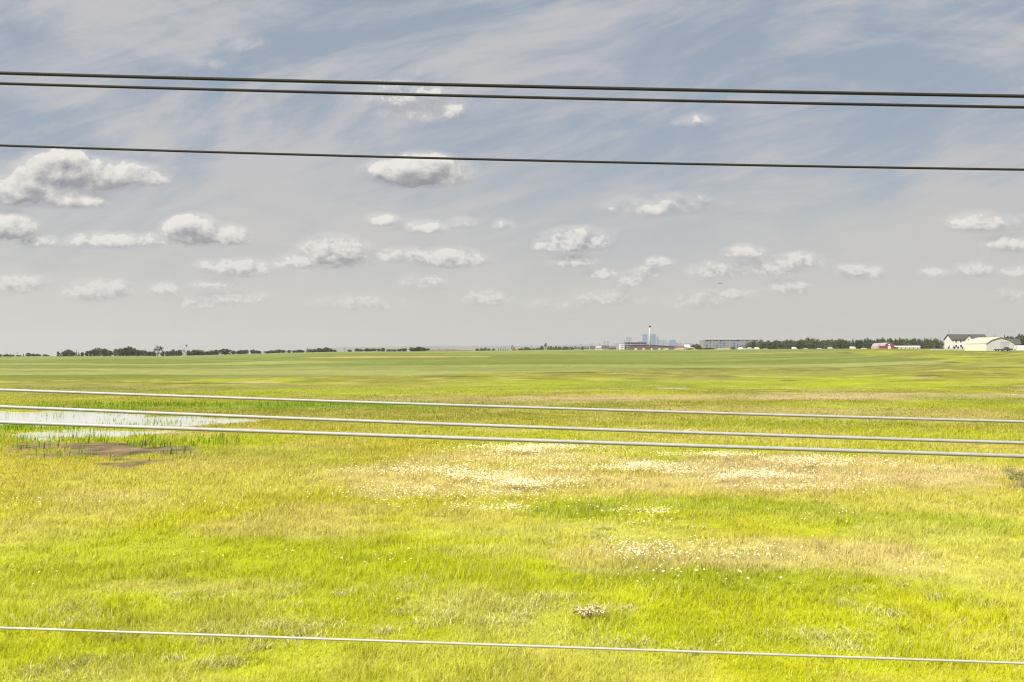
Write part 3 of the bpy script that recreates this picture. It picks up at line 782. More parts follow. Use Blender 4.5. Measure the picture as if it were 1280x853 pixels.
row([(597, 435.3, 4), (602, 435, 4), (606, 434.6, 4), (611, 435.4, 4), (617, 435.5, 3), (623, 435, 2, s_()), (626, 434.2, 2, s_()), (629, 434.6, 2, s_()), (632, 434.3, 2, s_()), (635, 435, 2, s_()), (649, 435.4, 3), (652, 435, 4), (657, 434, 6), (661, 434.6, 4), (667, 435.2, 4), (673, 434.8, 5), (677.5, 431.8, 3.4)],
    1500, 'pale row beside the orange excavator', 'far tree row beside the excavator', 60)
plant(681.8, 428.3, 6.6, 'airy0', 1010, 'lone open crowned tree standing on the horizon right of the excavator', None)
row([(686 + 3.0 * i + random.uniform(-.5, .5), 433.0 + random.uniform(-.4, .9), 3.2) for i in range(16)], 1700, 'even street row right of the lone tree', 'even street tree row right of the lone tree', 30)
row([(866, 430.5, 5), (870, 429.5, 4), (874, 431, 3), (936, 427.3, 6), (942, 426.2, 6), (949, 426.8, 6), (955, 427, 7), (962, 427, 6), (969, 425.4, 7), (976, 426, 7), (983, 424.6, 5), (988, 425, 6), (993, 425.3, 6), (998, 425, 6), (1003, 424.4, 6), (1010, 421.8, 8, 'broad0'),
     (1015, 423.4, 6), (1021, 424, 6), (1027, 424.4, 5, s_()), (1030, 424.8, 6), (1035, 424.8, 6), (1040, 424, 6), (1045, 425, 6), (1049, 423.3, 6), (1053, 424, 8), (1058, 425.2, 6), (1062, 425.6, 5)][3:],
    1120, 'wood right of the long flat block', 'wood between the long flat block and the red barn', 50)
row([(866, 430.8, 5), (870.5, 429.4, 4), (874.5, 431, 3.4)], 1250, 'clump left of the long flat block', 'tree clump left of the long flat block', 20)
row([(1066, 422.8, 6, s_()), (1071, 424, 5, s_()), (1074, 424.5, 6), (1077.5, 423.4, 5, s_()), (1082, 422.4, 5, s_()), (1087, 424, 6), (1092, 425, 6), (1097, 423.8, 6, s_()), (1103, 423.4, 6), (1109, 422.8, 5, s_()), (1114, 423, 6, s_()), (1120, 424, 6), (1125, 422.3, 6), (1130, 423.4, 6, s_()),
     (1134, 423.5, 6), (1139.5, 424, 6), (1144.5, 422.3, 5, s_()), (1149.5, 423.3, 6, s_()), (1155.5, 421.2, 5, s_()), (1159.5, 423.6, 6), (1163.7, 420.8, 5, s_()), (1167.5, 422.4, 5, s_()), (1171, 423.2, 6), (1176, 424.3, 6, s_())],
    930, 'wood above the red barn', 'spruce wood above the red barn', 40)
row([(1141, 429.6, 6, 'bush1'), (1150, 430, 7, 'bush1'), (1158, 430.5, 6, 'bush1'), (1172.5, 426.6, 10, 'broad2')], 860, 'paler clump left of the white house', 'paler clump left of the white house', 15)
row([(1234.5, 418.6, 8, 'bush1'), (1243, 417, 6, 'bare0'), (1249, 418.5, 6, 'bare0'), (1255.5, 417.6, 5, s_()), (1260, 419.5, 6), (1265, 420, 6), (1270.5, 419.2, 6, 'bare0'), (1276, 416.8, 9, 'broad1'), (1284, 419, 9, 'broad3'), (1292, 418, 9, 'broad1')],
    690, 'row behind the white house and hall', 'trees behind the white house and hall', 10)

row([(1067 + 4.4 * i + random.uniform(-1, 1), 424.4 + random.uniform(-2.4, 1.2), 6, s_() if i % 3 == 0 else 'broad%d' % (i % 4)) for i in range(25)], 1040, 'back row of the spruce wood', 'back row of the spruce wood', 20)
row([(952 + 4.6 * i + random.uniform(-1, 1), 426.0 + random.uniform(-2.2, 1.2), 6) for i in range(24)], 1240, 'back row of the wood', 'back row of the wood right of the long flat block', 20)

# low hedges and mounds at the crest
plant(861, 435.2, 14, 'bush1', 985, 'low green hedge left of the pinkish earth heap, smaller one', None, 'hedge')
plant(883, 434.8, 22, 'bush1', 985, 'wide low green hedge below the left end of the long block', None, 'hedge')
plant(916, 432.6, 7, 'bush0', 985, 'dark bush at the right edge of the pinkish earth heap', None)


def mound(name, px0, px1, top, Y, m, seed, depth=14):
    x0 = (px0 - 640) / F * Y; x1 = (px1 - 640) / F * Y; n = 46; k = 9
    V = []; Fc = []
    for i in range(n):
        t = i / (n - 1); X = x0 + (x1 - x0) * t
        hh = (pt(0, top, Y).z - tz(X, Y)) * min(1, 5 * t, 5 * (1 - t)) * (0.8 + 0.25 * float(fbm([X], [seed], 9, 3, seed)[0]))
        for j in range(k):
            q = j / (k - 1) * 2 - 1
            V.append((X, Y + q * depth, tz(X, Y + q * depth) - .3 + max(hh, .2) * (1 - q * q)))
    for i in range(n - 1):
        for j in range(k - 1):
            Fc.append((i * k + j, (i + 1) * k + j, (i + 1) * k + j + 1, i * k + j + 1))
    b = MB(); b.v = V; b.f = Fc
    return tag(b.build(name, m, smooth=True), kind='structure')


mound('dirt_mound', 527, 597, 436.0, 1020, M['dark_soil'], 3)
mound('dirt_mound', 894, 920, 434.4, 1010, M['soil'], 5)
mound('dirt_mound', 840, 872, 433.6, 1100, M['soil'], 8)
mound('dirt_mound', 438, 478, 439.0, 1000, M['beige'], 9, 5)


# ------------------------------------------------------------------ buildings
def gable_prof(W, eave, ridge):
    return [(0, 0), (W, 0), (W, eave), (W / 2, ridge), (0, eave)]


def gable_roof(b, L, W, eave, ridge, over=0.5, th=0.22, x0=0.0):
    """two slabs over a gable whose ridge runs along x, lying 3 mm above the walls"""
    sl = (ridge - eave) / (W / 2); e = 0.003 + th * 0.15
    for s in (0, 1):
        y_e, y_r = (-over, W / 2) if s == 0 else (W + over, W / 2)
        z_e = eave - over * sl + e; z_r = ridge + e
        P = [(x0 - over, y_e, z_e), (x0 + L + over, y_e, z_e), (x0 + L + over, y_r, z_r), (x0 - over, y_r, z_r)]
        P += [(p[0], p[1], p[2] + th) for p in P]
        b.poly(P, [(0, 1, 2, 3), (7, 6, 5, 4), (0, 4, 5, 1), (1, 5, 6, 2), (2, 6, 7, 3), (3, 7, 4, 0)])
    return b


def window(par, cx, cz, w_, h_, y=0.0, face='front', name='window'):
    """a framed window standing proud of a wall; face front = wall at y, side = wall at x"""
    f = MB(); g_ = MB(); t = 0.12
    def bx_(b, u0, v0, u1, v1, d0, d1):
        if face == 'front': b.box(u0, y - d1, v0, u1, y - d0, v1)
        else: b.box(y - d1, u0, v0, y - d0, u1, v1)
    u0, u1, v0, v1 = cx - w_ / 2, cx + w_ / 2, cz - h_ / 2, cz + h_ / 2
    bx_(f, u0 - t, v0 - t, u0, v1 + t, -.02, .07); bx_(f, u1, v0 - t, u1 + t, v1 + t, -.02, .07)
    bx_(f, u0, v1, u1, v1 + t, -.02, .07); bx_(f, u0, v0 - t, u1, v0, -.02, .09)
    bx_(g_, u0, v0, u1, v1, -.02, .03)
    fo = f.build(name, M['trim'], par); g_.build('pane', M['glass'], fo)
    return fo


def house(px, Y, row_, rz, L, W, eave, ridge):
    base = pt(px, row_, Y)
    h_ = empty('farmhouse', (base.x, base.y, tz(base.x, base.y) - .05), rz)
    MB().extrude(gable_prof(W, eave, ridge), 'x', 0, L).build('wall', M['white_paint'], h_)
    rf = gable_roof(MB(), L, W, eave, ridge).build('roof', M['shingle'], h_)
    return h_


hz_z = 0
H1 = house(1190.3, 600, 436, R(2), 22, 10, 5.6, 8.6)
tag(H1, 'white two storey farmhouse with charcoal gable roof behind the cream hall', 'house')
dz = MB()
# cross gable bay standing out of the long front
prof = [(7.4, 0), (11.6, 0), (11.6, 6.0), (9.5, 8.1), (7.4, 6.0)]
dz.extrude(prof, 'y', -1.2, 4.4); dz.build('bay', M['white_paint'], H1)
rb = MB()
for s in (-1, 1):
    xe = 9.5 + s * 2.6; P = [(9.5, -1.6, 8.14), (9.5, 5.0, 8.14), (xe, 5.0, 5.54), (xe, -1.6, 5.54)]
    P += [(q[0], q[1], q[2] + .2) for q in P]
    rb.poly(P, [(0, 1, 2, 3), (7, 6, 5, 4), (0, 4, 5, 1), (1, 5, 6, 2), (2, 6, 7, 3), (3, 7, 4, 0)])
rb.build('bay_roof', M['shingle'], H1)
window(H1, 9.5, 4.9, 1.5, 1.4, -1.2)
for cx in (2.4, 5.2, 14.2, 17.4, 20):
    window(H1, cx, 4.4, 1.2, 1.3, 0)
for cx in (2.4, 5.4, 13.6, 19.5):
    window(H1, cx, 1.7, 1.3, 1.4, 0)
window(H1, 3.2, 1.7, 1.1, 1.3, 0, 'side')
MB().box(15.6, -.08, .05, 16.7, .02, 2.2).build('door', M['dark_metal'], H1)
an = MB(); an.tube([(0.4, 5.0, 8.7), (0.4, 5.0, 11.6)], .07, 6); an.tube([(0.4, 4.4, 11.0), (0.4, 5.6, 11.0)], .05, 6); an.tube([(0.4, 4.6, 11.4), (0.4, 5.4, 11.4)], .05, 6); an.tube([(0.4, 4.6, 10.5), (0.4, 5.4, 10.5)], .05, 6)
an.build('antenna', M['dark_metal'], H1)
# small shrubs along its front
for i, (px, top, w_) in enumerate(((1186, 432.6, 2.2), (1192.5, 431.8, 3), (1197.5, 432.2, 2.6), (1203, 433.2, 3))):
    plant(px, top, w_, 'bush0', 590, f"small dark garden shrub, {ORD[i]} from the left along the white farmhouse", 'garden shrubs along the white farmhouse')

H2 = house(1262, 640, 434.5, R(-15), 9.5, 9, 3.6, 6.6)
H2.name = 'farm_outbuilding'; H2.location.x = pt(1250, 434, 640).x; H2.scale = (1.25, 1, 1)
tag(H2, 'low white outbuilding with long charcoal roof behind the cream hall', 'house')
for cx in (2, 5, 8): window(H2, cx, 1.9, 1.2, 1.2, 0)

# cream hall: nearest corner, long wall to the left, gable to the right
base = pt(1233, 440.2, 480)
SH = empty('storage_hall', (base.x, base.y, tz(base.x, base.y) - .05), R(-42))
tag(SH, 'cream storage hall with shallow ridged roof beside the dark pickup', 'shed')
SL, SW = 14.3, 16.7      # local: the gable lies along -y face? gable along x (right, back), long wall along y
prof = [(0, 0), (SW, 0), (SW, 3.6), (SW * .82, 5.3), (SW * .5, 6.55), (SW * .18, 5.3), (0, 3.6)]
SH.rotation_euler = (0, 0, R(17))
# gable face: along local +x (to the right and back) ; long wall: along local +y (to the left and back)
MB().extrude(prof, 'y', 0, SL).build('wall', M['white_paint'], SH)
lw = MB()
for i in range(13):
    y0 = .12 + i * (SL - .24) / 13
    lw.box(-.07, y0 + .04, .05, -.003, y0 + (SL - .24) / 13 - .04, 3.45)
lw.build('side_cladding', M['cream_sheet'], SH)
rf = MB(); tp = [(p[0], p[1]) for p in (( -.25, 3.52), (SW * .18, 5.33), (SW * .5, 6.59), (SW * .82, 5.33), (SW + .25, 3.52))]
rp = tp + [(q[0], q[1] + .12) for q in tp[::-1]]
n_ = len(tp)
for i in range(n_ - 1):
    a_, b_ = tp[i], tp[i + 1]
    P = [(a_[0], -.3, a_[1]), (b_[0], -.3, b_[1]), (b_[0], SL + .3, b_[1]), (a_[0], SL + .3, a_[1])]
    P += [(q[0], q[1], q[2] + .12) for q in P]
    rf.poly(P, [(0, 1, 2, 3), (7, 6, 5, 4), (0, 4, 5, 1), (1, 5, 6, 2), (2, 6, 7, 3), (3, 7, 4, 0)])
rf.build('roof', M['cream_fabric'], SH)
dr = MB(); dr.box(8.4, -.12, .05, 13.2, -.003, 4.3)
d_o = dr.build('door', M['pale_panel'], SH)
sm = MB(); sm.box(10.8, -.16, .06, 10.96, -.125, 4.3); sm.box(8.3, -.17, 4.32, 13.3, -.004, 4.48); sm.box(8.25, -.16, .06, 8.39, -.004, 4.3); sm.build('door_track', M['grey_metal'], d_o)

# white container and low concrete wall
cb = pt(1271.5, 440.3, 470)
CT = empty('shipping_container', (cb.x, cb.y, tz(cb.x, cb.y)), R(-10)); tag(CT, 'white shipping container at the right edge past the dark pickup', 'container')
cbm = MB(); cbm.box(0, 0, .1, 6.1, 2.4, 2.6)
for i in range(24): cbm.box(.1 + i * .25, -.05, .2, .22 + i * .25, -.003, 2.5)
cbm.build('body', M['white_paint'], CT)
dd = MB(); dd.box(6.103, .06, .2, 6.16, 1.17, 2.5); dd.build('door', M['pale_panel'], CT)
dd = MB(); dd.box(6.103, 1.23, .2, 6.16, 2.34, 2.5); dd.build('door', M['pale_panel'], CT)
wl = pt(1163.5, 439.4, 520); wr = pt(1206.5, 440, 505)
n_ = 16; wb = MB()
for i in range(n_):
    t0, t1 = i / n_, (i + 1) / n_ - .004
    p0 = wl.lerp(wr, t0); p1 = wl.lerp(wr, t1)
    z = tz(p0.x, p0.y) - .2; hh = .62 + (.12 if i % 3 == 0 else 0)
    P = [(p0.x, p0.y, z), (p1.x, p1.y, z), (p1.x, p1.y + .7, z), (p0.x, p0.y + .7, z)]; P += [(q[0], q[1], z + hh + .2) for q in P]
    wb.poly(P, [(3, 2, 1, 0), (4, 5, 6, 7), (0, 1, 5, 4), (1, 2, 6, 5), (2, 3, 7, 6), (3, 0, 4, 7)])
tag(wb.build('block_wall', M['concrete']), 'low pale concrete block wall in front of the white farmhouse', 'wall')


# red barn
bb = pt(1106, 435.6, 800)
BN = empty('red_barn', (bb.x, bb.y, tz(bb.x, bb.y) - .1), R(4)); tag(BN, 'red barn with round gambrel front and faded pale roof before the wood', 'barn')
gp = [(0, 0), (7.4, 0), (7.4, 2.6), (6.6, 4.1), (5.2, 4.9), (3.7, 5.2), (2.2, 4.9), (.8, 4.1), (0, 2.6)]
MB().extrude(gp, 'y', 0, 14).build('wall', M['red_paint'], BN)
rfm = MB(); gt = gp[2:]
for i in range(len(gt) - 1):
    a_, b_ = gt[i], gt[i + 1]; P = [(a_[0], -.2, a_[1] + .01), (b_[0], -.2, b_[1] + .01), (b_[0], 14.3, b_[1] + .01), (a_[0], 14.3, a_[1] + .01)]
    cxx, czz = 3.7, 1.5
    P += [(q[0] + (q[0] - cxx) * .05, q[1], q[2] + .16) for q in P]
    rfm.poly(P, [(0, 1, 2, 3), (7, 6, 5, 4), (0, 4, 5, 1), (1, 5, 6, 2), (2, 6, 7, 3), (3, 7, 4, 0)])
rfm.build('roof', M['pink_roof'], BN)
d_ = MB(); d_.box(2.5, -.09, .1, 4.9, -.004, 2.7); do = d_.build('door', M['white_paint'], BN)
d_ = MB(); d_.box(3.1, -.08, 3.3, 4.3, -.004, 4.2); d_.build('hay_door', M['trim'], BN)
lt = MB(); lt.extrude([(7.41, 0), (11.6, 0), (11.6, 1.5), (7.41, 2.4)], 'y', 1, 9); lt.build('lean_to', M['red_paint'], BN)
# the pale arched wing to its left
wg = pt(1096.5, 435.6, 810)
WG = empty('arched_shed', (wg.x, wg.y, tz(wg.x, wg.y) - .1), R(4)); tag(WG, 'pale arched metal shed joined to the left of the red barn', 'shed')
ap = [(7 * .5 - 3.5 * math.cos(math.pi * i / 10), 5.0 * math.sin(math.pi * i / 10)) for i in range(11)]
MB().extrude(ap, 'y', 0, 12).build('shell', M['pink_roof'], WG)
MB().box(2.2, -.08, .1, 4.8, -.003, 2.8).build('door', M['red_paint'], WG)
# long white building
lb = pt(1118.5, 435.4, 830)
LB = empty('long_shed', (lb.x, lb.y, tz(lb.x, lb.y) - .1), R(-12)); tag(LB, 'long low white shed between the red barn and the farmhouse', 'shed')
MB().extrude(gable_prof(8, 2.0, 2.9), 'x', 0, 20).build('wall', M['pale_panel'], LB)
gable_roof(MB(), 20, 8, 2.0, 2.9, .3, .12).build('roof', M['pale_panel'], LB)
for i in range(6): window(LB, 2 + i * 3.2, 1.1, 1.3, .8, 0)

# long flat block: white stair towers between blue grey bays
fb = pt(877.2, 436.8, 1350)
FB = empty('apartment_block', (fb.x, fb.y, tz(fb.x, fb.y) - .2), R(2)); tag(FB, 'long five storey flat roofed apartment block with pale and dark bays', 'apartment block')
hF = pt(900, 424.3, 1350).z - FB.location.z; Lf = 71 / F * 1350
bw = MB(); bw.box(5, 0, 0, Lf, 14, hF - .6); bw.build('wall', M['condo_grey'], FB)
sd = MB(); sd.box(0, -.6, 0, 4.95, 14.5, hF - 1.2); sd.build('stair_tower', M['condo_pale'], FB)
for fx in (.175, .285, .43, .49, .69, .745, .83, .87):
    c = MB(); c.box(Lf * fx, -.5, 0, Lf * fx + 1.9, -.004, hF - .8 + (.5 if fx in (.43, .69) else 0)); c.build('pale_bay', M['condo_pale'], FB)
rl = MB(); rl.box(4.6, -.9, hF - .59, Lf + .4, 14.4, hF - .1); rl.build('roof', M['pale_panel'], FB)
for fl in range(5):
    z = hF * (fl + .22) / 5.15
    for k_ in range(15):
        x_ = 6.2 + k_ * (Lf - 7) / 15
        if any(Lf * fx - 1.6 < x_ < Lf * fx + 2.2 for fx in (.175, .285, .43, .49, .69, .745, .83, .87)): continue
        f_ = MB(); f_.box(x_ - .1, -.08, z - .1, x_ + 1.9, -.003, z + 1.7); fo = f_.build('window', M['trim'] if (k_ + fl) % 3 == 0 else M['condo_grey'], FB)
        p_ = MB(); p_.box(x_, -.13, z, x_ + 1.8, -.082, z + 1.6); p_.build('pane', M['glass'], fo)
# pavilion in front of its right end
pv = pt(928, 436.4, 1150)
PV = empty('pavilion', (pv.x, pv.y, tz(pv.x, pv.y)), R(3)); tag(PV, 'beige pavilion with low brown roof in front of the long block', 'building')
MB().extrude(gable_prof(8, 3.0, 5.6), 'x', 0, 10).build('wall', M['beige'], PV)
gable_roof(MB(), 10, 8, 3.0, 5.6, .6, .25).build('roof', M['brown_roof'], PV)
for cx in (2, 5, 8): window(PV, cx, 1.6, 1.3, 1.4, 0)

# half built block with open floors
cbp = pt(776, 437.0, 1250)
CB = empty('unfinished_block', (cbp.x, cbp.y, tz(cbp.x, cbp.y) - .2), R(3)); tag(CB, 'unfinished grey block with open dark storeys left of the white mast', 'building')
def zrow(o, r_, Y): return pt(0, r_, Y).z - o.location.z
L1 = 33 / F * 1250; h1 = zrow(CB, 428.3, 1250)
MB().box(.6, 1.2, 0, L1 - .6, 11, h1 - .4).build('core_wall', M['condo_grey'], CB)
for fl in range(4):
    z = h1 * (fl + 1) / 4
    c = MB(); c.box(0 if fl < 3 else 5.5, -.2, z - .35, L1, 12, z); c.build('floor_slab', M['pale_panel'] if fl < 3 else M['dark_metal'], CB)
for k_ in range(9):
    x_ = .05 + k_ * (L1 - .6) / 8
    c = MB(); c.box(x_, -.1, 0, x_ + .55, .5, h1 * (3 if x_ < 5 else 4) / 4 - .36); c.build('column', M['condo_pale'], CB)
wg2 = MB(); wg2.box(-.6, -1.4, 0, 5.0, 10, h1 * .82); wb_ = wg2.build('white_wing', M['white_paint'], CB)
for fl in range(3):
    for k_ in range(3):
        x_ = -.2 + k_ * 1.8; z = .5 + fl * h1 * .27
        p_ = MB(); p_.box(x_, -1.47, z, x_ + 1.0, -1.403, z + 1.5); p_.build('window', M['glass'], wb_)
# brown warehouse, roof falling to the right
wp = pt(789, 437.2, 1150)
WH = empty('brown_warehouse', (wp.x, wp.y, tz(wp.x, wp.y) - .2), R(-2)); tag(WH, 'long dark brown warehouse sloping down to the right behind the white mast', 'warehouse')
Lw = 53 / F * 1150; za = zrow(WH, 432.2, 1150); zb = zrow(WH, 431.2, 1150); zc_ = zrow(WH, 433.6, 1150)
pr = [(0, 0), (Lw, 0), (Lw, zc_), (Lw * .4, zb), (0, za)]
MB().extrude(pr, 'y', 0, 16).build('wall', M['brown_wall'], WH)
rw = MB()
for (a_, b_) in (((-.4, za), (Lw * .4, zb)), ((Lw * .4, zb), (Lw + .4, zc_))):
    P = [(a_[0], -.5, a_[1] + .01), (b_[0], -.5, b_[1] + .01), (b_[0], 16.5, b_[1] + .01), (a_[0], 16.5, a_[1] + .01)]; P += [(q[0], q[1], q[2] + .3) for q in P]
    rw.poly(P, [(0, 1, 2, 3), (7, 6, 5, 4), (0, 4, 5, 1), (1, 5, 6, 2), (2, 6, 7, 3), (3, 7, 4, 0)])
rw.build('roof', M['brown_roof'], WH)
for k_ in range(5):
    c = MB(); c.box(4 + k_ * 9, -.1, .3, 6.6 + k_ * 9, -.004, 2.4); c.build('loading_door', M['pale_panel'], WH)

# small suburb houses along the horizon
SUB = [(722, 434.2, 7, 'white_paint', 'shingle', 'pale house with dark roof, first from the left along the far street'), (733, 433.4, 6, 'beige', 'brown_roof', 'beige house with brown roof, second from the left along the far street'),
       (741, 433.0, 6, 'condo_pale', 'shingle', 'cream house with dark roof, third from the left along the far street'), (748.5, 432.8, 7, 'white_paint', 'pink_roof', 'white house with faded roof, fourth from the left along the far street'),
       (757, 432.4, 8, 'condo_grey', 'shingle', 'grey house with dark roof, fifth from the left along the far street'), (766, 433.4, 8, 'brown_wall', 'brown_roof', 'brown house directly left of the unfinished block'),
       (843, 432.6, 9, 'beige', 'brown_roof', 'beige house with brown roof just right of the brown warehouse'), (851.5, 432.9, 8, 'brown_wall', 'brown_roof', 'brown house second to the right of the brown warehouse'),
       (859, 431.2, 6, 'white_paint', 'pale_panel', 'white house with pale roof left of the small tree clump')]
for px, top, w_, wm, rm, lab in SUB:
    Y = 1420 + random.uniform(-60, 60)
    b0 = pt(px - w_ / 2, 437.5, Y); z0 = tz(b0.x, b0.y) - .2
    o = empty('suburb_house', (b0.x, b0.y, z0), R(random.uniform(-4, 4)))
    rg = pt(px, top, Y).z - z0; L_ = w_ / F * Y
    MB().extrude(gable_prof(7, rg * .66, rg), 'x', 0, L_).build('wall', M[wm], o)
    gable_roof(MB(), L_, 7, rg * .66, rg, .5, .25).build('roof', M[rm], o)
    for cx in (L_ * .25, L_ * .7): window(o, cx, rg * .45, 1.3, 1.4, 0)
    tag(o, lab, 'house', 'suburb houses along the horizon')

# white mast with dark head
mp = pt(812.3, 436.6, 1060)
MS = empty('mast', (mp.x, mp.y, tz(mp.x, mp.y)), 0); tag(MS, 'tall white mast with a dark head in front of the city towers', 'mast')
mh = pt(0, 407.2, 1060).z - MS.location.z
mb = MB(); mb.tube([(0, 0, 0), (0, 0, mh * .5), (0, 0, mh * .93)], [.90, .82, .68], 16); mb.build('pole', M['mast_paint'], MS, True)
mb = MB(); mb.tube([(0, 0, mh * .931), (0, 0, mh * .945), (0, 0, mh * .985), (0, 0, mh)], [.9, 1.15, 1.15, .7], 16); mb.build('head', M['dark_metal'], MS)
# lamp mast in the left belt
lp = pt(233, 444, 950)
LM = empty('lamp_mast', (lp.x, lp.y, tz(lp.x, lp.y)), 0); tag(LM, 'thin lamp mast with a square head rising from the left tree belt', 'lamp mast')
lh = pt(0, 431, 950).z - LM.location.z
mb = MB(); mb.tube([(0, 0, 0), (0, 0, lh)], [.22, .14], 8); mb.build('pole', M['grey_metal'], LM)
mb = MB(); mb.box(-.75, -.3, lh - 1.1, .75, .3, lh - .05); mb.box(-.45, -.28, lh - 1.9, .45, .28, lh - 1.2); mb.build('lamp_head', M['dark_metal'], LM)


def utility_pole(px, top, Y, label, bot=441):
    p_ = pt(px, bot, Y); o = empty('utility_pole', (p_.x, p_.y, tz(p_.x, p_.y)), R(10)); tag(o, label, 'utility pole', 'thin poles along the horizon')
    hh = max(pt(0, top, Y).z - o.location.z, 4)
    mb = MB(); mb.tube([(0, 0, -.2), (0, 0, hh)], [.2, .13], 8); mb.build('pole', M['bark'], o)
    mb = MB(); mb.box(-1.1, -.08, hh - .8, 1.1, .08, hh - .62); mb.build('crossarm', M['bark'], o)


utility_pole(430.3, 434.5, 985, 'thin utility pole standing alone between two tree rows')
utility_pole(508, 433.5, 1130, 'thin utility pole among the trees left of the dark mound')
utility_pole(664, 431.2, 1300, 'thin pole between the excavator and the lone open crowned tree')
utility_pole(780.5, 425.2, 1240, 'thin pole at the left end of the unfinished block')
utility_pole(21.5, 440.5, 1040, 'thin pole in the short low row at the left horizon')

# ------------------------------------------------------------------ vehicles
def car_proto(kind):
    o = empty('parked_car', (0, 0, 0))
    if kind == 'sedan':
        low = [(-2.25, .35), (2.25, .35), (2.28, .75), (2.1, .92), (1.2, 1.0), (-1.5, 1.0), (-2.2, .92), (-2.3, .7)]; cab = [(1.0, 1.0), (.35, 1.46), (-1.0, 1.48), (-1.6, 1.0)]
    elif kind == 'van':
        low = [(-2.5, .4), (2.5, .4), (2.55, .9), (2.2, 1.25), (1.7, 1.35), (-2.5, 1.35)]; cab = [(1.75, 1.352), (1.2, 2.25), (-2.4, 2.3), (-2.5, 1.352)]
    else:
        low = [(-2.8, .55), (2.8, .55), (2.85, 1.0), (2.6, 1.25), (1.3, 1.3), (-.7, 1.3), (-.75, 1.05), (-2.8, 1.05)]; cab = [(1.2, 1.302), (.6, 1.9), (-.4, 1.9), (-.7, 1.302)]
    MB().extrude(low, 'y', -.9, .9).build('body', M['car_white'], o)
    MB().extrude(cab, 'y', -.8, .8).build('cabin', M['glass'] if kind != 'van' else M['car_white'], o)
    if kind != 'van':
        rt = MB(); xs = [p[0] for p in cab[1:3]]; zt = max(p[1] for p in cab); rt.box(min(xs), -.79, zt + .003, max(xs), .79, zt + .05); rt.build('roof', M['car_white'], o)
    for sx in (-1.4, 1.4):
        for sy in (-.82, .82):
            wv = MB(); wv.tube([(sx, sy - .1, .36), (sx, sy + .1, .36)], .36, 12); wh = wv.build('wheel', M['rubber'], o)
            rv = MB(); yy = sy + (.104 if sy > 0 else -.104); rv.tube([(sx, yy - .002, .36), (sx, yy + .002, .36)], .2, 10); rv.build('rim', M['grey_metal'], wh)
    return o


def paint(o, m):
    for ch in o.children:
        if ch.name.startswith('body') or ch.name.startswith('roof') or (ch.name.startswith('cabin') and len(ch.data.materials) and ch.data.materials[0].name.startswith('white')):
            ch.data = ch.data.copy(); ch.data.materials[0] = m


PROTO = {}
CARS = [(925, 'van', 'car_white', 'white van, leftmost vehicle in the lot under the wood'), (930.5, 'sedan', 'car_white', 'white car second from the left in the lot under the wood'), (936, 'van', 'car_silver', 'silver van third from the left in the lot under the wood'),
        (941, 'sedan', 'car_white', 'white car fourth from the left in the lot under the wood'), (946.5, 'van', 'car_white', 'white van fifth from the left in the lot under the wood'), (957, 'sedan', 'car_silver', 'silver car sixth from the left in the lot under the wood'),
        (976, 'sedan', 'car_dark', 'dark car seventh from the left in the lot under the wood'), (993, 'van', 'car_white', 'white van eighth from the left in the lot under the wood'), (1007, 'sedan', 'car_silver', 'silver car ninth from the left in the lot under the wood'),
        (1024, 'sedan', 'car_white', 'white car tenth from the left in the lot under the wood'), (1038, 'van', 'car_silver', 'silver van eleventh from the left in the lot under the wood'), (1066, 'van', 'car_white', 'white van parked under the wood left of the arched shed'),
        (1080, 'sedan', 'car_white', 'white car parked nearest the arched shed'), (831, 'sedan', 'car_white', 'small white car parked before the brown warehouse')]
for px, kind, m_, lab in CARS:
    Y = 985 if px < 960 else (860 if px > 1050 else 960)
    if kind in PROTO: o = copy_tree(PROTO[kind])
    else: o = PROTO[kind] = car_proto(kind)
    X = (px - 640) / F * Y
    o.location = (X, Y, tz(X, Y)); o.rotation_euler.z = R(random.uniform(-18, 18)) + (math.pi if random.random() < .5 else 0)
    if m_ != 'car_white': paint(o, M[m_])
    tag(o, lab, 'van' if kind == 'van' else 'car', 'vehicles parked along the crest')
pk = car_proto('pickup'); pk.name = 'pickup_truck'; paint(pk, M['car_dark'])
p_ = pt(1257.5, 440.6, 462); pk.location = (p_.x, p_.y, tz(p_.x, p_.y)); pk.rotation_euler.z = R(8); pk['category'] = 'pickup'; pk['label'] = 'dark pickup truck parked before the gable of the cream hall'
# flat trailer beside it
p_ = pt(1246.5, 440.4, 466)
TR = empty('flat_trailer', (p_.x, p_.y, tz(p_.x, p_.y)), R(6)); tag(TR, 'small dark flat trailer left of the pickup at the cream hall', 'trailer')
MB().box(-1.2, -.9, .5, 1.2, .9, .95).build('bed', M['dark_metal'], TR)
for sy in (-.98, .98):
    wv = MB(); wv.tube([(0, sy - .1, .33), (0, sy + .1, .33)], .33, 12); wv.build('wheel', M['rubber'], TR)
hb = MB(); hb.tube([(1.2, 0, .55), (2.1, 0, .5)], .06, 6); hb.build('drawbar', M['dark_metal'], TR)

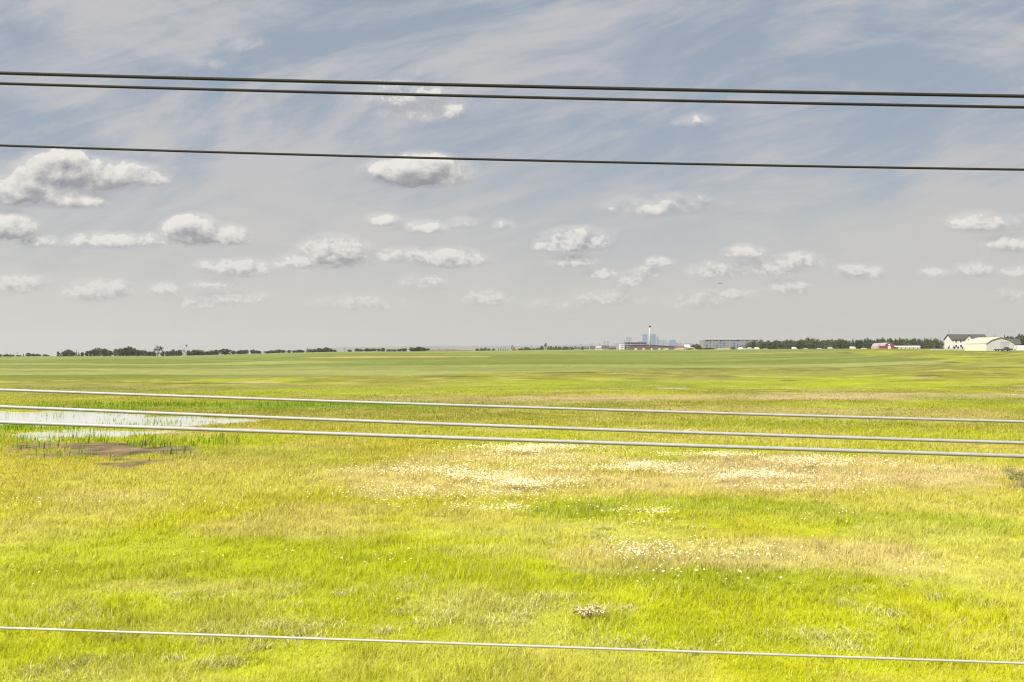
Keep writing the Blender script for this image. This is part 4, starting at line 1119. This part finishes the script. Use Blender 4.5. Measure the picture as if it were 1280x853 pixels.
# excavator
ep = pt(643, 438.6, 965)
EX = empty('excavator', (ep.x, ep.y, tz(ep.x, ep.y)), R(5)); tag(EX, 'orange excavator with its dark boom raised on the horizon', 'excavator')
for sy in (-1.1, 1.1):
    MB().extrude([(-1.9, .15), (-1.6, 0), (1.6, 0), (1.9, .15), (2.0, .5), (1.6, .9), (-1.6, .9), (-2.0, .5)], 'y', sy - .3, sy + .3).build('track', M['rubber'], EX)
MB().extrude([(-1.3, 1.0), (2.6, 1.0), (2.7, 1.9), (2.3, 2.2), (.4, 2.2), (.2, 1.7), (-1.3, 1.7)], 'y', -1.3, 1.3).build('body', M['orange'], EX)
cbm = MB(); cbm.extrude([(-1.2, 1.702), (.15, 1.702), (.1, 3.0), (-.9, 3.0)], 'y', -1.25, -.1); cbm.build('cab', M['glass'], EX)
bm_ = MB(); bm_.extrude([(-.6, 1.75), (-2.0, 4.9), (-2.6, 5.4), (-2.9, 5.1), (-2.4, 4.6), (-1.2, 1.75)], 'y', .1, .55); bm_.build('boom', M['dark_metal'], EX)
st = MB(); st.extrude([(-2.4, 5.3), (-2.1, 4.9), (-2.5, 2.0), (-2.8, 1.9), (-2.95, 2.3)], 'y', .06, .5); st.build('stick', M['dark_metal'], EX)
bk = MB(); bk.extrude([(-2.9, 2.1), (-2.2, 2.1), (-1.8, 1.2), (-2.3, .7), (-3.0, 1.2)], 'y', -.3, .9); bk.build('bucket', M['dark_metal'], EX)

# ------------------------------------------------------------------ the far city
CY = 7600.0
def tower(px0, px1, top, m, label, slant=0.0, depth=45, Y=CY, crown=True):
    a_ = pt(px0, 437, Y); b_ = pt(px1, 437, Y); z0 = tz(a_.x, Y) - 2
    zt = pt(0, top, Y).z; L_ = b_.x - a_.x
    o = empty('office_tower', (a_.x, Y, 0), 0)
    dzs = slant * Y / F
    MB().extrude([(0, z0), (L_, z0), (L_, zt - dzs), (0, zt)], 'y', 0, depth).build('shaft', M[m], o)
    if crown and slant == 0:
        MB().box(L_ * .15, 6, zt + .01, L_ * .85, depth - 6, zt + 5).build('roof_plant', M['grey_metal'], o)
    tag(o, label, 'tower', 'hazy city towers')


tower(783.4, 789.6, 421.0, 'tower_pale', 'pale far tower with slanted top above the unfinished block', 1.6)
tower(803.8, 809.4, 418.2, 'tower_blue', 'blue far tower directly left of the white mast')
tower(814.6, 820.2, 418.0, 'tower_blue', 'blue far tower directly right of the white mast')
tower(821.9, 822.9, 421.0, 'tower_blue', 'needle thin far tower right of the two blue towers', crown=False)
tower(823.3, 829.0, 425.0, 'tower_pale', 'broad pale far tower right of the needle thin one')
tower(830.2, 836.5, 424.6, 'tower_pale', 'far tower with roof slanting down to the right', 4.0)
tower(837.6, 844.6, 425.0, 'tower_blue', 'broad blue far tower, rightmost of the tall city towers')
tower(755.0, 757.0, 426.4, 'tower_pale', 'slim grey far tower, left one of a pair', crown=False)
tower(759.2, 761.0, 426.4, 'tower_pale', 'slim grey far tower, right one of a pair', crown=False)
tower(797.0, 802.5, 426.3, 'tower_pale', 'low pale far block left of the blue towers')
tower(791.0, 795.8, 428.0, 'tower_pale', 'low pale far block behind the roof of the unfinished block')
tower(846.0, 853.0, 428.4, 'tower_pale', 'low hazy far block right of the tall city towers')
tower(855.5, 866.0, 429.2, 'tower_pale', 'wide hazy far block nearest the long flat block')
tower(737.5, 741.0, 429.6, 'tower_pale', 'small hazy far block left of the slim pair')
tower(725.0, 727.5, 429.8, 'tower_pale', 'leftmost small hazy far block of the city')
tower(749.0, 752.0, 429.4, 'tower_pale', 'small hazy far block just left of the slim pair')
tower(768.0, 774.0, 429.0, 'tower_pale', 'low hazy far block left of the unfinished block')
# hills beyond
n = 160; V = []; Fc = []
for i in range(n):
    px = 380 + (1010 - 380) * i / (n - 1); X = (px - 640) / F * 11500
    t = i / (n - 1); top = 436.5 - 4.6 * min(1, 4 * t, 3 * (1 - t)) + 1.0 * float(fbm([px], [2.0], 60, 3, 90)[0])
    zt = pt(px, top, 11500).z
    V += [(X, 10800, -80), (X, 11300, -80 + (zt + 80) * .8), (X, 11700, zt), (X, 12400, -80)]
for i in range(n - 1):
    for j in range(3):
        Fc.append((i * 4 + j, (i + 1) * 4 + j, (i + 1) * 4 + j + 1, i * 4 + j + 1))
b = MB(); b.v = V; b.f = Fc
tag(b.build('hills', M['hill'], smooth=True), kind='structure')

# small aeroplane low over the horizon
ap_ = pt(900, 354.5, 3000)
AP = empty('aeroplane', ap_, R(6)); tag(AP, 'tiny dark aeroplane flying in the haze above the long flat block', 'aeroplane')
mb = MB(); mb.tube([(-6.5, 0, 0), (-5.6, 0, 0), (-3.5, 0, 0), (3, 0, 0), (5.5, 0, .25), (6.8, 0, .45)], [.1, .6, .85, .85, .5, .15], 12); mb.build('fuselage', M['dark_metal'], AP, True)
for s in (-1, 1):
    P = [(-1.2, s * .6, -.3), (1.2, s * .6, -.3), (1.6, s * 6.5, .1), (.8, s * 6.5, .1)]; P += [(q[0], q[1], q[2] + .2) for q in P]
    MB().poly(P, [(3, 2, 1, 0), (4, 5, 6, 7), (0, 1, 5, 4), (1, 2, 6, 5), (2, 3, 7, 6), (3, 0, 4, 7)]).build('wing', M['dark_metal'], AP)
MB().extrude([(4.6, .5), (6.6, .5), (7.0, 2.4), (6.2, 2.4)], 'y', -.1, .1).build('tail_fin', M['dark_metal'], AP)
MB().box(5.6, -2.2, .5, 6.7, 2.2, .62).build('tailplane', M['dark_metal'], AP)


# ------------------------------------------------------------------ single plants in the meadow
def weed(name, px, py, wpx, hpx, m, label, cat, n, seed):
    x, y = at(px, py); rng = np.random.default_rng(seed)
    o = empty(name, (x, y, tz(x, y)), 0); tag(o, label, cat)
    w_ = wpx * y / F / 2; hh = hpx * y / F
    b = MB()
    for i in range(46):
        a_ = rng.uniform(0, 6.28); q = rng.uniform(.2, 1); ex, ey = math.cos(a_) * w_ * q, math.sin(a_) * w_ * q
        b.tube([(ex * .3, ey * .3, 0), (ex * .6, ey * .6, hh * .5), (ex, ey, hh * rng.uniform(.6, 1.1))], [.008, .006, .004], 4)
    b.build('stem', M['dead'], o)
    V, Fc = leaf_cloud([(rng.uniform(-.6, .6) * w_, rng.uniform(-.6, .6) * w_, hh * rng.uniform(.5, .95), w_ * .4, hh * .28) for _ in range(7)], n, .035, rng, .3)
    link('foliage', mesh_from('foliage', V, Fc, m), None, o)


weed('dry_weed', 738, 775, 56, 15, M['dead'], 'dry greyish brown weed clump in the near meadow above the low wire', 'weed', 330, 5)
weed('field_shrub', 1275, 611, 44, 24, M['shrub_leaf'], 'dull green shrub cut off by the right edge in the mid meadow', 'shrub', 1100, 6)

# ------------------------------------------------------------------ haze
hzb = MB().box(-13800, -13800, -95, 13800, 13800, 262).build('haze', None)
hzb['kind'] = 'stuff'
m = bpy.data.materials.new('haze_air'); m.use_nodes = True; nt = m.node_tree; nt.nodes.clear()
o_ = nt.nodes.new('ShaderNodeOutputMaterial'); pv_ = nt.nodes.new('ShaderNodeVolumePrincipled')
pv_.inputs['Color'].default_value = (0.66, 0.66, 0.655, 1); pv_.inputs['Density'].default_value = 0.9e-4; pv_.inputs['Anisotropy'].default_value = 0.2
nt.links.new(pv_.outputs[0], o_.inputs['Volume']); hzb.data.materials.clear(); hzb.data.materials.append(m)

# ------------------------------------------------------------------ light
SUN_EL, SUN_AZ = 50.0, -136.0      # azimuth clockwise from straight ahead: left and a little behind
EXPO = 1.4
sv = Vector((math.sin(R(SUN_AZ)) * math.cos(R(SUN_EL)), math.cos(R(SUN_AZ)) * math.cos(R(SUN_EL)), math.sin(R(SUN_EL))))
sl = bpy.data.lights.new('sun', 'SUN'); sl.energy = 5.0; sl.angle = R(0.5); sl.color = (1.0, 0.95, 0.86)
so = bpy.data.objects.new('sun', sl); COL.objects.link(so); so.rotation_euler = sv.to_track_quat('Z', 'Y').to_euler(); so.location = (0, 0, 60)

wd_ = bpy.data.worlds.new('World'); SC.world = wd_; wd_.use_nodes = True
nt = wd_.node_tree; nt.nodes.clear()
STR = 0.08
def des(r_, g_, b_):
    """world colour that shows as this sRGB value"""
    f = lambda c: ((c / 255 + .055) / 1.055) ** 2.4 if c > 10 else c / 255 / 12.92
    q = 1 / (STR * 2 ** EXPO)
    return (f(r_) * q, f(g_) * q, f(b_) * q, 1)


def mth(op, a_, b_=None, c_=None, clamp=False, tree=None):
    n_ = (tree or nt).nodes.new('ShaderNodeMath'); n_.operation = op; n_.use_clamp = clamp
    for i, v in enumerate((a_, b_, c_)):
        if v is None: continue
        if hasattr(v, 'is_linked'): (tree or nt).links.new(v, n_.inputs[i])
        else: n_.inputs[i].default_value = v
    return n_.outputs[0]


def vmt(op, a_, b_=None, c_=None, tree=None):
    n_ = (tree or nt).nodes.new('ShaderNodeVectorMath'); n_.operation = op
    for i, v in enumerate((a_, b_, c_)):
        if v is None: continue
        if hasattr(v, 'is_linked'): (tree or nt).links.new(v, n_.inputs[i])
        else: n_.inputs[i].default_value = v
    return n_.outputs['Value'] if op in ('LENGTH', 'DOT_PRODUCT') else n_.outputs['Vector']


def mapr(v, a0, a1, b0=0.0, b1=1.0, tree=None, smooth=True):
    n_ = (tree or nt).nodes.new('ShaderNodeMapRange'); n_.clamp = True
    if smooth: n_.interpolation_type = 'SMOOTHSTEP'
    (tree or nt).links.new(v, n_.inputs[0])
    for i, q in enumerate((a0, a1, b0, b1)): n_.inputs[i + 1].default_value = q
    return n_.outputs[0]


def noise(vec, scale, detail=6, rough=.55, dist=0.0, tree=None, typ='FBM'):
    n_ = (tree or nt).nodes.new('ShaderNodeTexNoise'); n_.noise_type = typ
    (tree or nt).links.new(vec, n_.inputs['Vector'])
    n_.inputs['Scale'].default_value = scale; n_.inputs['Detail'].default_value = detail; n_.inputs['Roughness'].default_value = rough; n_.inputs['Distortion'].default_value = dist
    return n_.outputs['Fac'], n_.outputs['Color']


def mixcol(f, a_, b_, tree=None):
    n_ = (tree or nt).nodes.new('ShaderNodeMix'); n_.data_type = 'RGBA'; n_.clamp_factor = True
    t_ = tree or nt
    for i, v in ((0, f), (6, a_), (7, b_)):
        if hasattr(v, 'is_linked'): t_.links.new(v, n_.inputs[i])
        else: n_.inputs[i].default_value = v
    return n_.outputs[2]


# cumulus: (px, py, half width, half height, strength)
CLOUDS = [(78, 207, 62, 27, 1.5), (140, 216, 58, 20, 1.25), (24, 236, 56, 26, 1.35), (186, 222, 26, 12, .95), (88, 248, 50, 15, .8), (110, 228, 60, 14, .8), (8, 281, 38, 22, 1.4), (240, 286, 38, 24, 1.4), (268, 292, 44, 17, 1.1), (285, 297, 30, 11, .9), (145, 299, 66, 13, .75), (50, 301, 30, 9, .55), (185, 301, 30, 8, .5),
          (418, 314, 50, 25, .95), (385, 325, 45, 13, .9), (300, 334, 44, 14, .85), (258, 330, 16, 9, .55), (523, 212, 68, 26, 1.45), (512, 116, 56, 24, .50), (522, 134, 60, 22, .66), (478, 274, 24, 10, .65), (530, 283, 34, 10, .5), (578, 278, 20, 10, .5), (630, 280, 14, 8, .35),
          (563, 322, 48, 15, .95), (500, 318, 42, 11, .5), (608, 372, 32, 12, .7), (122, 361, 46, 17, .95), (202, 360, 20, 11, .7), (22, 354, 40, 14, .6), (268, 354, 28, 9, .55), (290, 371, 46, 12, .6), (240, 378, 30, 9, .35), (450, 378, 60, 11, .42), (530, 353, 30, 12, .4),
          (722, 299, 52, 19, 1.0), (690, 306, 26, 10, .8), (718, 326, 30, 10, .7), (750, 342, 20, 8, .55), (790, 351, 22, 9, .5), (824, 326, 18, 8, .5), (806, 340, 22, 9, .4), (930, 314, 28, 12, .75), (905, 337, 48, 14, .6), (1000, 325, 36, 13, .8), (965, 333, 40, 12, .5), (985, 358, 30, 12, .6), (900, 368, 48, 10, .4),
          (1075, 340, 34, 12, .6), (1168, 339, 18, 8, .5), (1222, 336, 28, 11, .6), (1270, 339, 22, 9, .5), (1235, 277, 62, 14, .5), (1268, 303, 36, 14, .6), (868, 149, 24, 9, .42), (306, 57, 30, 9, .22), (262, 77, 18, 7, .12), (830, 256, 70, 16, .45), (760, 372, 44, 11, .4), (868, 378, 40, 9, .3), (1262, 368, 24, 8, .3), (690, 380, 40, 7, .25)]

def cumulus_group(clouds):
    grp = bpy.data.node_groups.new('cumulus_density', 'ShaderNodeTree')
    grp.interface.new_socket('P', in_out='INPUT', socket_type='NodeSocketVector')
    grp.interface.new_socket('Envelope', in_out='OUTPUT', socket_type='NodeSocketFloat')
    grp.interface.new_socket('Density', in_out='OUTPUT', socket_type='NodeSocketFloat')
    gi = grp.nodes.new('NodeGroupInput'); go = grp.nodes.new('NodeGroupOutput')
    P_ = gi.outputs['P']
    acc = None
    for px, py, hw, hh, s in clouds:
        s = s + .13 if s < 1 and py > 200 else s
        hw *= 1.12; hh *= 1.12
        cu, cv = (px - 640) / F, (441 - py + hh * .18) / F; w_, h_ = hw / F, hh / F
        q = vmt('MULTIPLY_ADD', P_, (1 / w_, 1 / h_, 0), (-cu / w_, -cv / h_ + .35, 0), grp)
        q2 = vmt('MULTIPLY', q, (-1, -1.5, 0), None, grp)
        q3 = vmt('MAXIMUM', q, q2, None, grp)
        ln = vmt('DOT_PRODUCT', q3, q3, None, grp)
        e = mth('MULTIPLY_ADD', ln, -s, s, tree=grp)
        acc = e if acc is None else mth('MAXIMUM', acc, e, tree=grp)
    sq = vmt('MULTIPLY', P_, (1, 1.35, 0), None, grp)
    nw, nwc = noise(sq, 16, 3, .5, tree=grp)
    wv = vmt('MULTIPLY_ADD', nwc, (.016, .012, 0), (-.008, -.006, 0), grp)
    sqw = vmt('ADD', sq, wv, None, grp)
    na, _ = noise(sqw, 25, 8, .66, tree=grp)
    nb, _ = noise(sqw, 105, 7, .66, tree=grp)
    vo = grp.nodes.new('ShaderNodeTexVoronoi'); vo.feature = 'SMOOTH_F1'; vo.inputs['Scale'].default_value = 44; vo.inputs['Detail'].default_value = 1.0; vo.inputs['Roughness'].default_value = .5; vo.inputs['Smoothness'].default_value = .35
    grp.links.new(sqw, vo.inputs['Vector'])
    puff = mth('MULTIPLY_ADD', vo.outputs['Distance'], -.55, .20, tree=grp)
    t1 = mth('MULTIPLY_ADD', na, 2.7, -1.42, tree=grp)
    t2 = mth('MULTIPLY_ADD', nb, 3.0, -1.55, tree=grp)
    sep = grp.nodes.new('ShaderNodeSeparateXYZ'); grp.links.new(P_, sep.inputs[0])
    hi = mapr(sep.outputs['Y'], .05, .17, 0.0, 1.0, tree=grp)
    mixn = grp.nodes.new('ShaderNodeMix'); grp.links.new(hi, mixn.inputs[0]); grp.links.new(t2, mixn.inputs[2]); grp.links.new(t1, mixn.inputs[3])
    dn = mth('ADD', mixn.outputs[0], puff, tree=grp)
    dn = mth('ADD', dn, mth('MULTIPLY', t2, .20, tree=grp), tree=grp)
    dd_ = mth('ADD', acc, dn, tree=grp)
    grp.links.new(acc, go.inputs['Envelope']); grp.links.new(dd_, go.inputs['Density'])
    return grp


tc = nt.nodes.new('ShaderNodeTexCoord'); sx = nt.nodes.new('ShaderNodeSeparateXYZ'); nt.links.new(tc.outputs['Generated'], sx.inputs[0])
yc = mth('MAXIMUM', sx.outputs['Y'], 0.05)
uu = mth('DIVIDE', sx.outputs['X'], yc); vv = mth('DIVIDE', sx.outputs['Z'], yc)
cb_ = nt.nodes.new('ShaderNodeCombineXYZ'); nt.links.new(uu, cb_.inputs[0]); nt.links.new(vv, cb_.inputs[1]); UV = cb_.outputs[0]

sky = nt.nodes.new('ShaderNodeTexSky'); sky.sky_type = 'NISHITA'; sky.sun_disc = False; sky.sun_elevation = R(SUN_EL); sky.sun_rotation = R(SUN_AZ); sky.air_density = 1.0; sky.dust_density = 1.6; sky.altitude = 1000
# clear blue toned towards the soft grey blue of a hazy day
dim = vmt('MULTIPLY', sky.outputs[0], (.55, .52, .48))
base_ = mixcol(.78, dim, des(144, 162, 181))
# thin high veil drawn out in streaks
def streak(angle, sx_, sy_, scale, detail, rough, dist, shift=0.0):
    vr = nt.nodes.new('ShaderNodeVectorRotate'); vr.rotation_type = 'Z_AXIS'; vr.inputs['Angle'].default_value = R(-angle); nt.links.new(UV, vr.inputs['Vector'])
    return noise(vmt('MULTIPLY_ADD', vr.outputs[0], (sx_, sy_, 0), (shift, shift * .37, 0)), scale, detail, rough, dist)[0]


c1 = streak(11, 1.0, 2.8, 2.6, 7, .60, 1.5)
c2 = streak(17, 1.0, 6.0, 6.0, 6, .66, .8, 3.1)
c3 = streak(5, 1.0, 1.6, 2.6, 3, .5, .4, 7.7)
veil = mth('ADD', mth('MULTIPLY', c1, .60), mth('ADD', mth('MULTIPLY', c2, .30), mth('MULTIPLY', c3, .34)))
veil = mapr(veil, .51, .71)
veil = mth('MULTIPLY_ADD', veil, .85, .14, clamp=True)
s1 = mixcol(veil, base_, des(192, 192, 196))
# greyer, warmer towards the horizon
hz = mapr(vv, .0, .235, 1.0, 0.0)
s2 = mixcol(mth('MULTIPLY', hz, .95), s1, des(205, 203, 196))

def background(colour):
    b_ = nt.nodes.new('ShaderNodeBackground'); b_.inputs['Strength'].default_value = STR; nt.links.new(colour, b_.inputs['Color']); return b_.outputs[0]


fade = mapr(vv, .03, .15, .40, 0.0)
lit_c = mixcol(fade, des(238, 234, 228), s2); shade_c = mixcol(fade, des(138, 141, 149), s2)
off = vmt('ADD', UV, (-.0045, .009, 0))


def cloudy(clouds):
    grp = cumulus_group(clouds)
    g1 = nt.nodes.new('ShaderNodeGroup'); g1.node_tree = grp; nt.links.new(UV, g1.inputs[0])
    g2 = nt.nodes.new('ShaderNodeGroup'); g2.node_tree = grp; nt.links.new(off, g2.inputs[0])
    D0 = g1.outputs['Density']
    alpha = mth('MAXIMUM', mapr(D0, .0, .34), mth('MULTIPLY', mapr(D0, -.75, .10), .38))
    diff = mth('SUBTRACT', D0, g2.outputs['Density'])
    envd = mth('SUBTRACT', g1.outputs['Envelope'], g2.outputs['Envelope'])
    grain = mth('SUBTRACT', diff, envd)
    lit = mth('ADD', mth('MULTIPLY', grain, .62), mth('MULTIPLY_ADD', envd, .50, .46))
    lit = mth('SUBTRACT', lit, mth('MULTIPLY', mapr(D0, .3, 1.5), .16))
    lit = mapr(lit, .0, .95)
    ccol = mixcol(lit, shade_c, lit_c)
    env_hi = mapr(g1.outputs['Envelope'], -.55, .40, .0, 1.0)
    return background(mixcol(mth('MULTIPLY', alpha, env_hi), s2, ccol))


# the sky ahead in upright strips, so that each looks up only the clouds standing in it
shader = background(s2)
inside = mth('MULTIPLY', mth('GREATER_THAN', sx.outputs['Y'], .4), mth('MULTIPLY', mth('GREATER_THAN', vv, .01), mth('LESS_THAN', vv, .36)))
EDGES = [-300, 62, 158, 235, 345, 480, 600, 700, 800, 900, 1050, 1580]
for e0, e1 in zip(EDGES[:-1], EDGES[1:]):
    part = [c for c in CLOUDS if c[0] + c[2] * 1.5 > e0 - 12 and c[0] - c[2] * 1.5 < e1 + 12]
    u0, u1 = (e0 - 640) / F, (e1 - 640) / F
    f_ = mth('MULTIPLY', inside, mth('MULTIPLY', mth('GREATER_THAN', uu, u0), mth('LESS_THAN', uu, u1)))
    ms = nt.nodes.new('ShaderNodeMixShader'); nt.links.new(f_, ms.inputs[0]); nt.links.new(shader, ms.inputs[1]); nt.links.new(cloudy(part), ms.inputs[2])
    shader = ms.outputs[0]
wd_.cycles.sampling_method = 'MANUAL'; wd_.cycles.sample_map_resolution = 384
wo = nt.nodes.new('ShaderNodeOutputWorld'); nt.links.new(shader, wo.inputs['Surface'])

# ------------------------------------------------------------------ camera and render settings
cd = bpy.data.cameras.new('camera'); cd.sensor_width = 36; cd.lens = 36 * F / 1280; cd.clip_start = 0.1; cd.clip_end = 60000
co = bpy.data.objects.new('camera', cd); COL.objects.link(co); co.location = (0, 0, CAM_Z); co.rotation_euler = (R(90) + PITCH, 0, 0)
SC.camera = co
SC.view_settings.view_transform = 'Standard'; SC.view_settings.look = 'None'; SC.view_settings.gamma = 1; SC.view_settings.use_curve_mapping = False
SC.view_settings.exposure = EXPO
SC.render.engine = 'CYCLES'
cy = SC.cycles
cy.max_bounces = 5; cy.diffuse_bounces = 3; cy.glossy_bounces = 2; cy.transmission_bounces = 3; cy.volume_bounces = 0; cy.transparent_max_bounces = 4
cy.use_adaptive_sampling = False
cy.pixel_filter_type = 'BLACKMAN_HARRIS'; cy.filter_width = 1.2
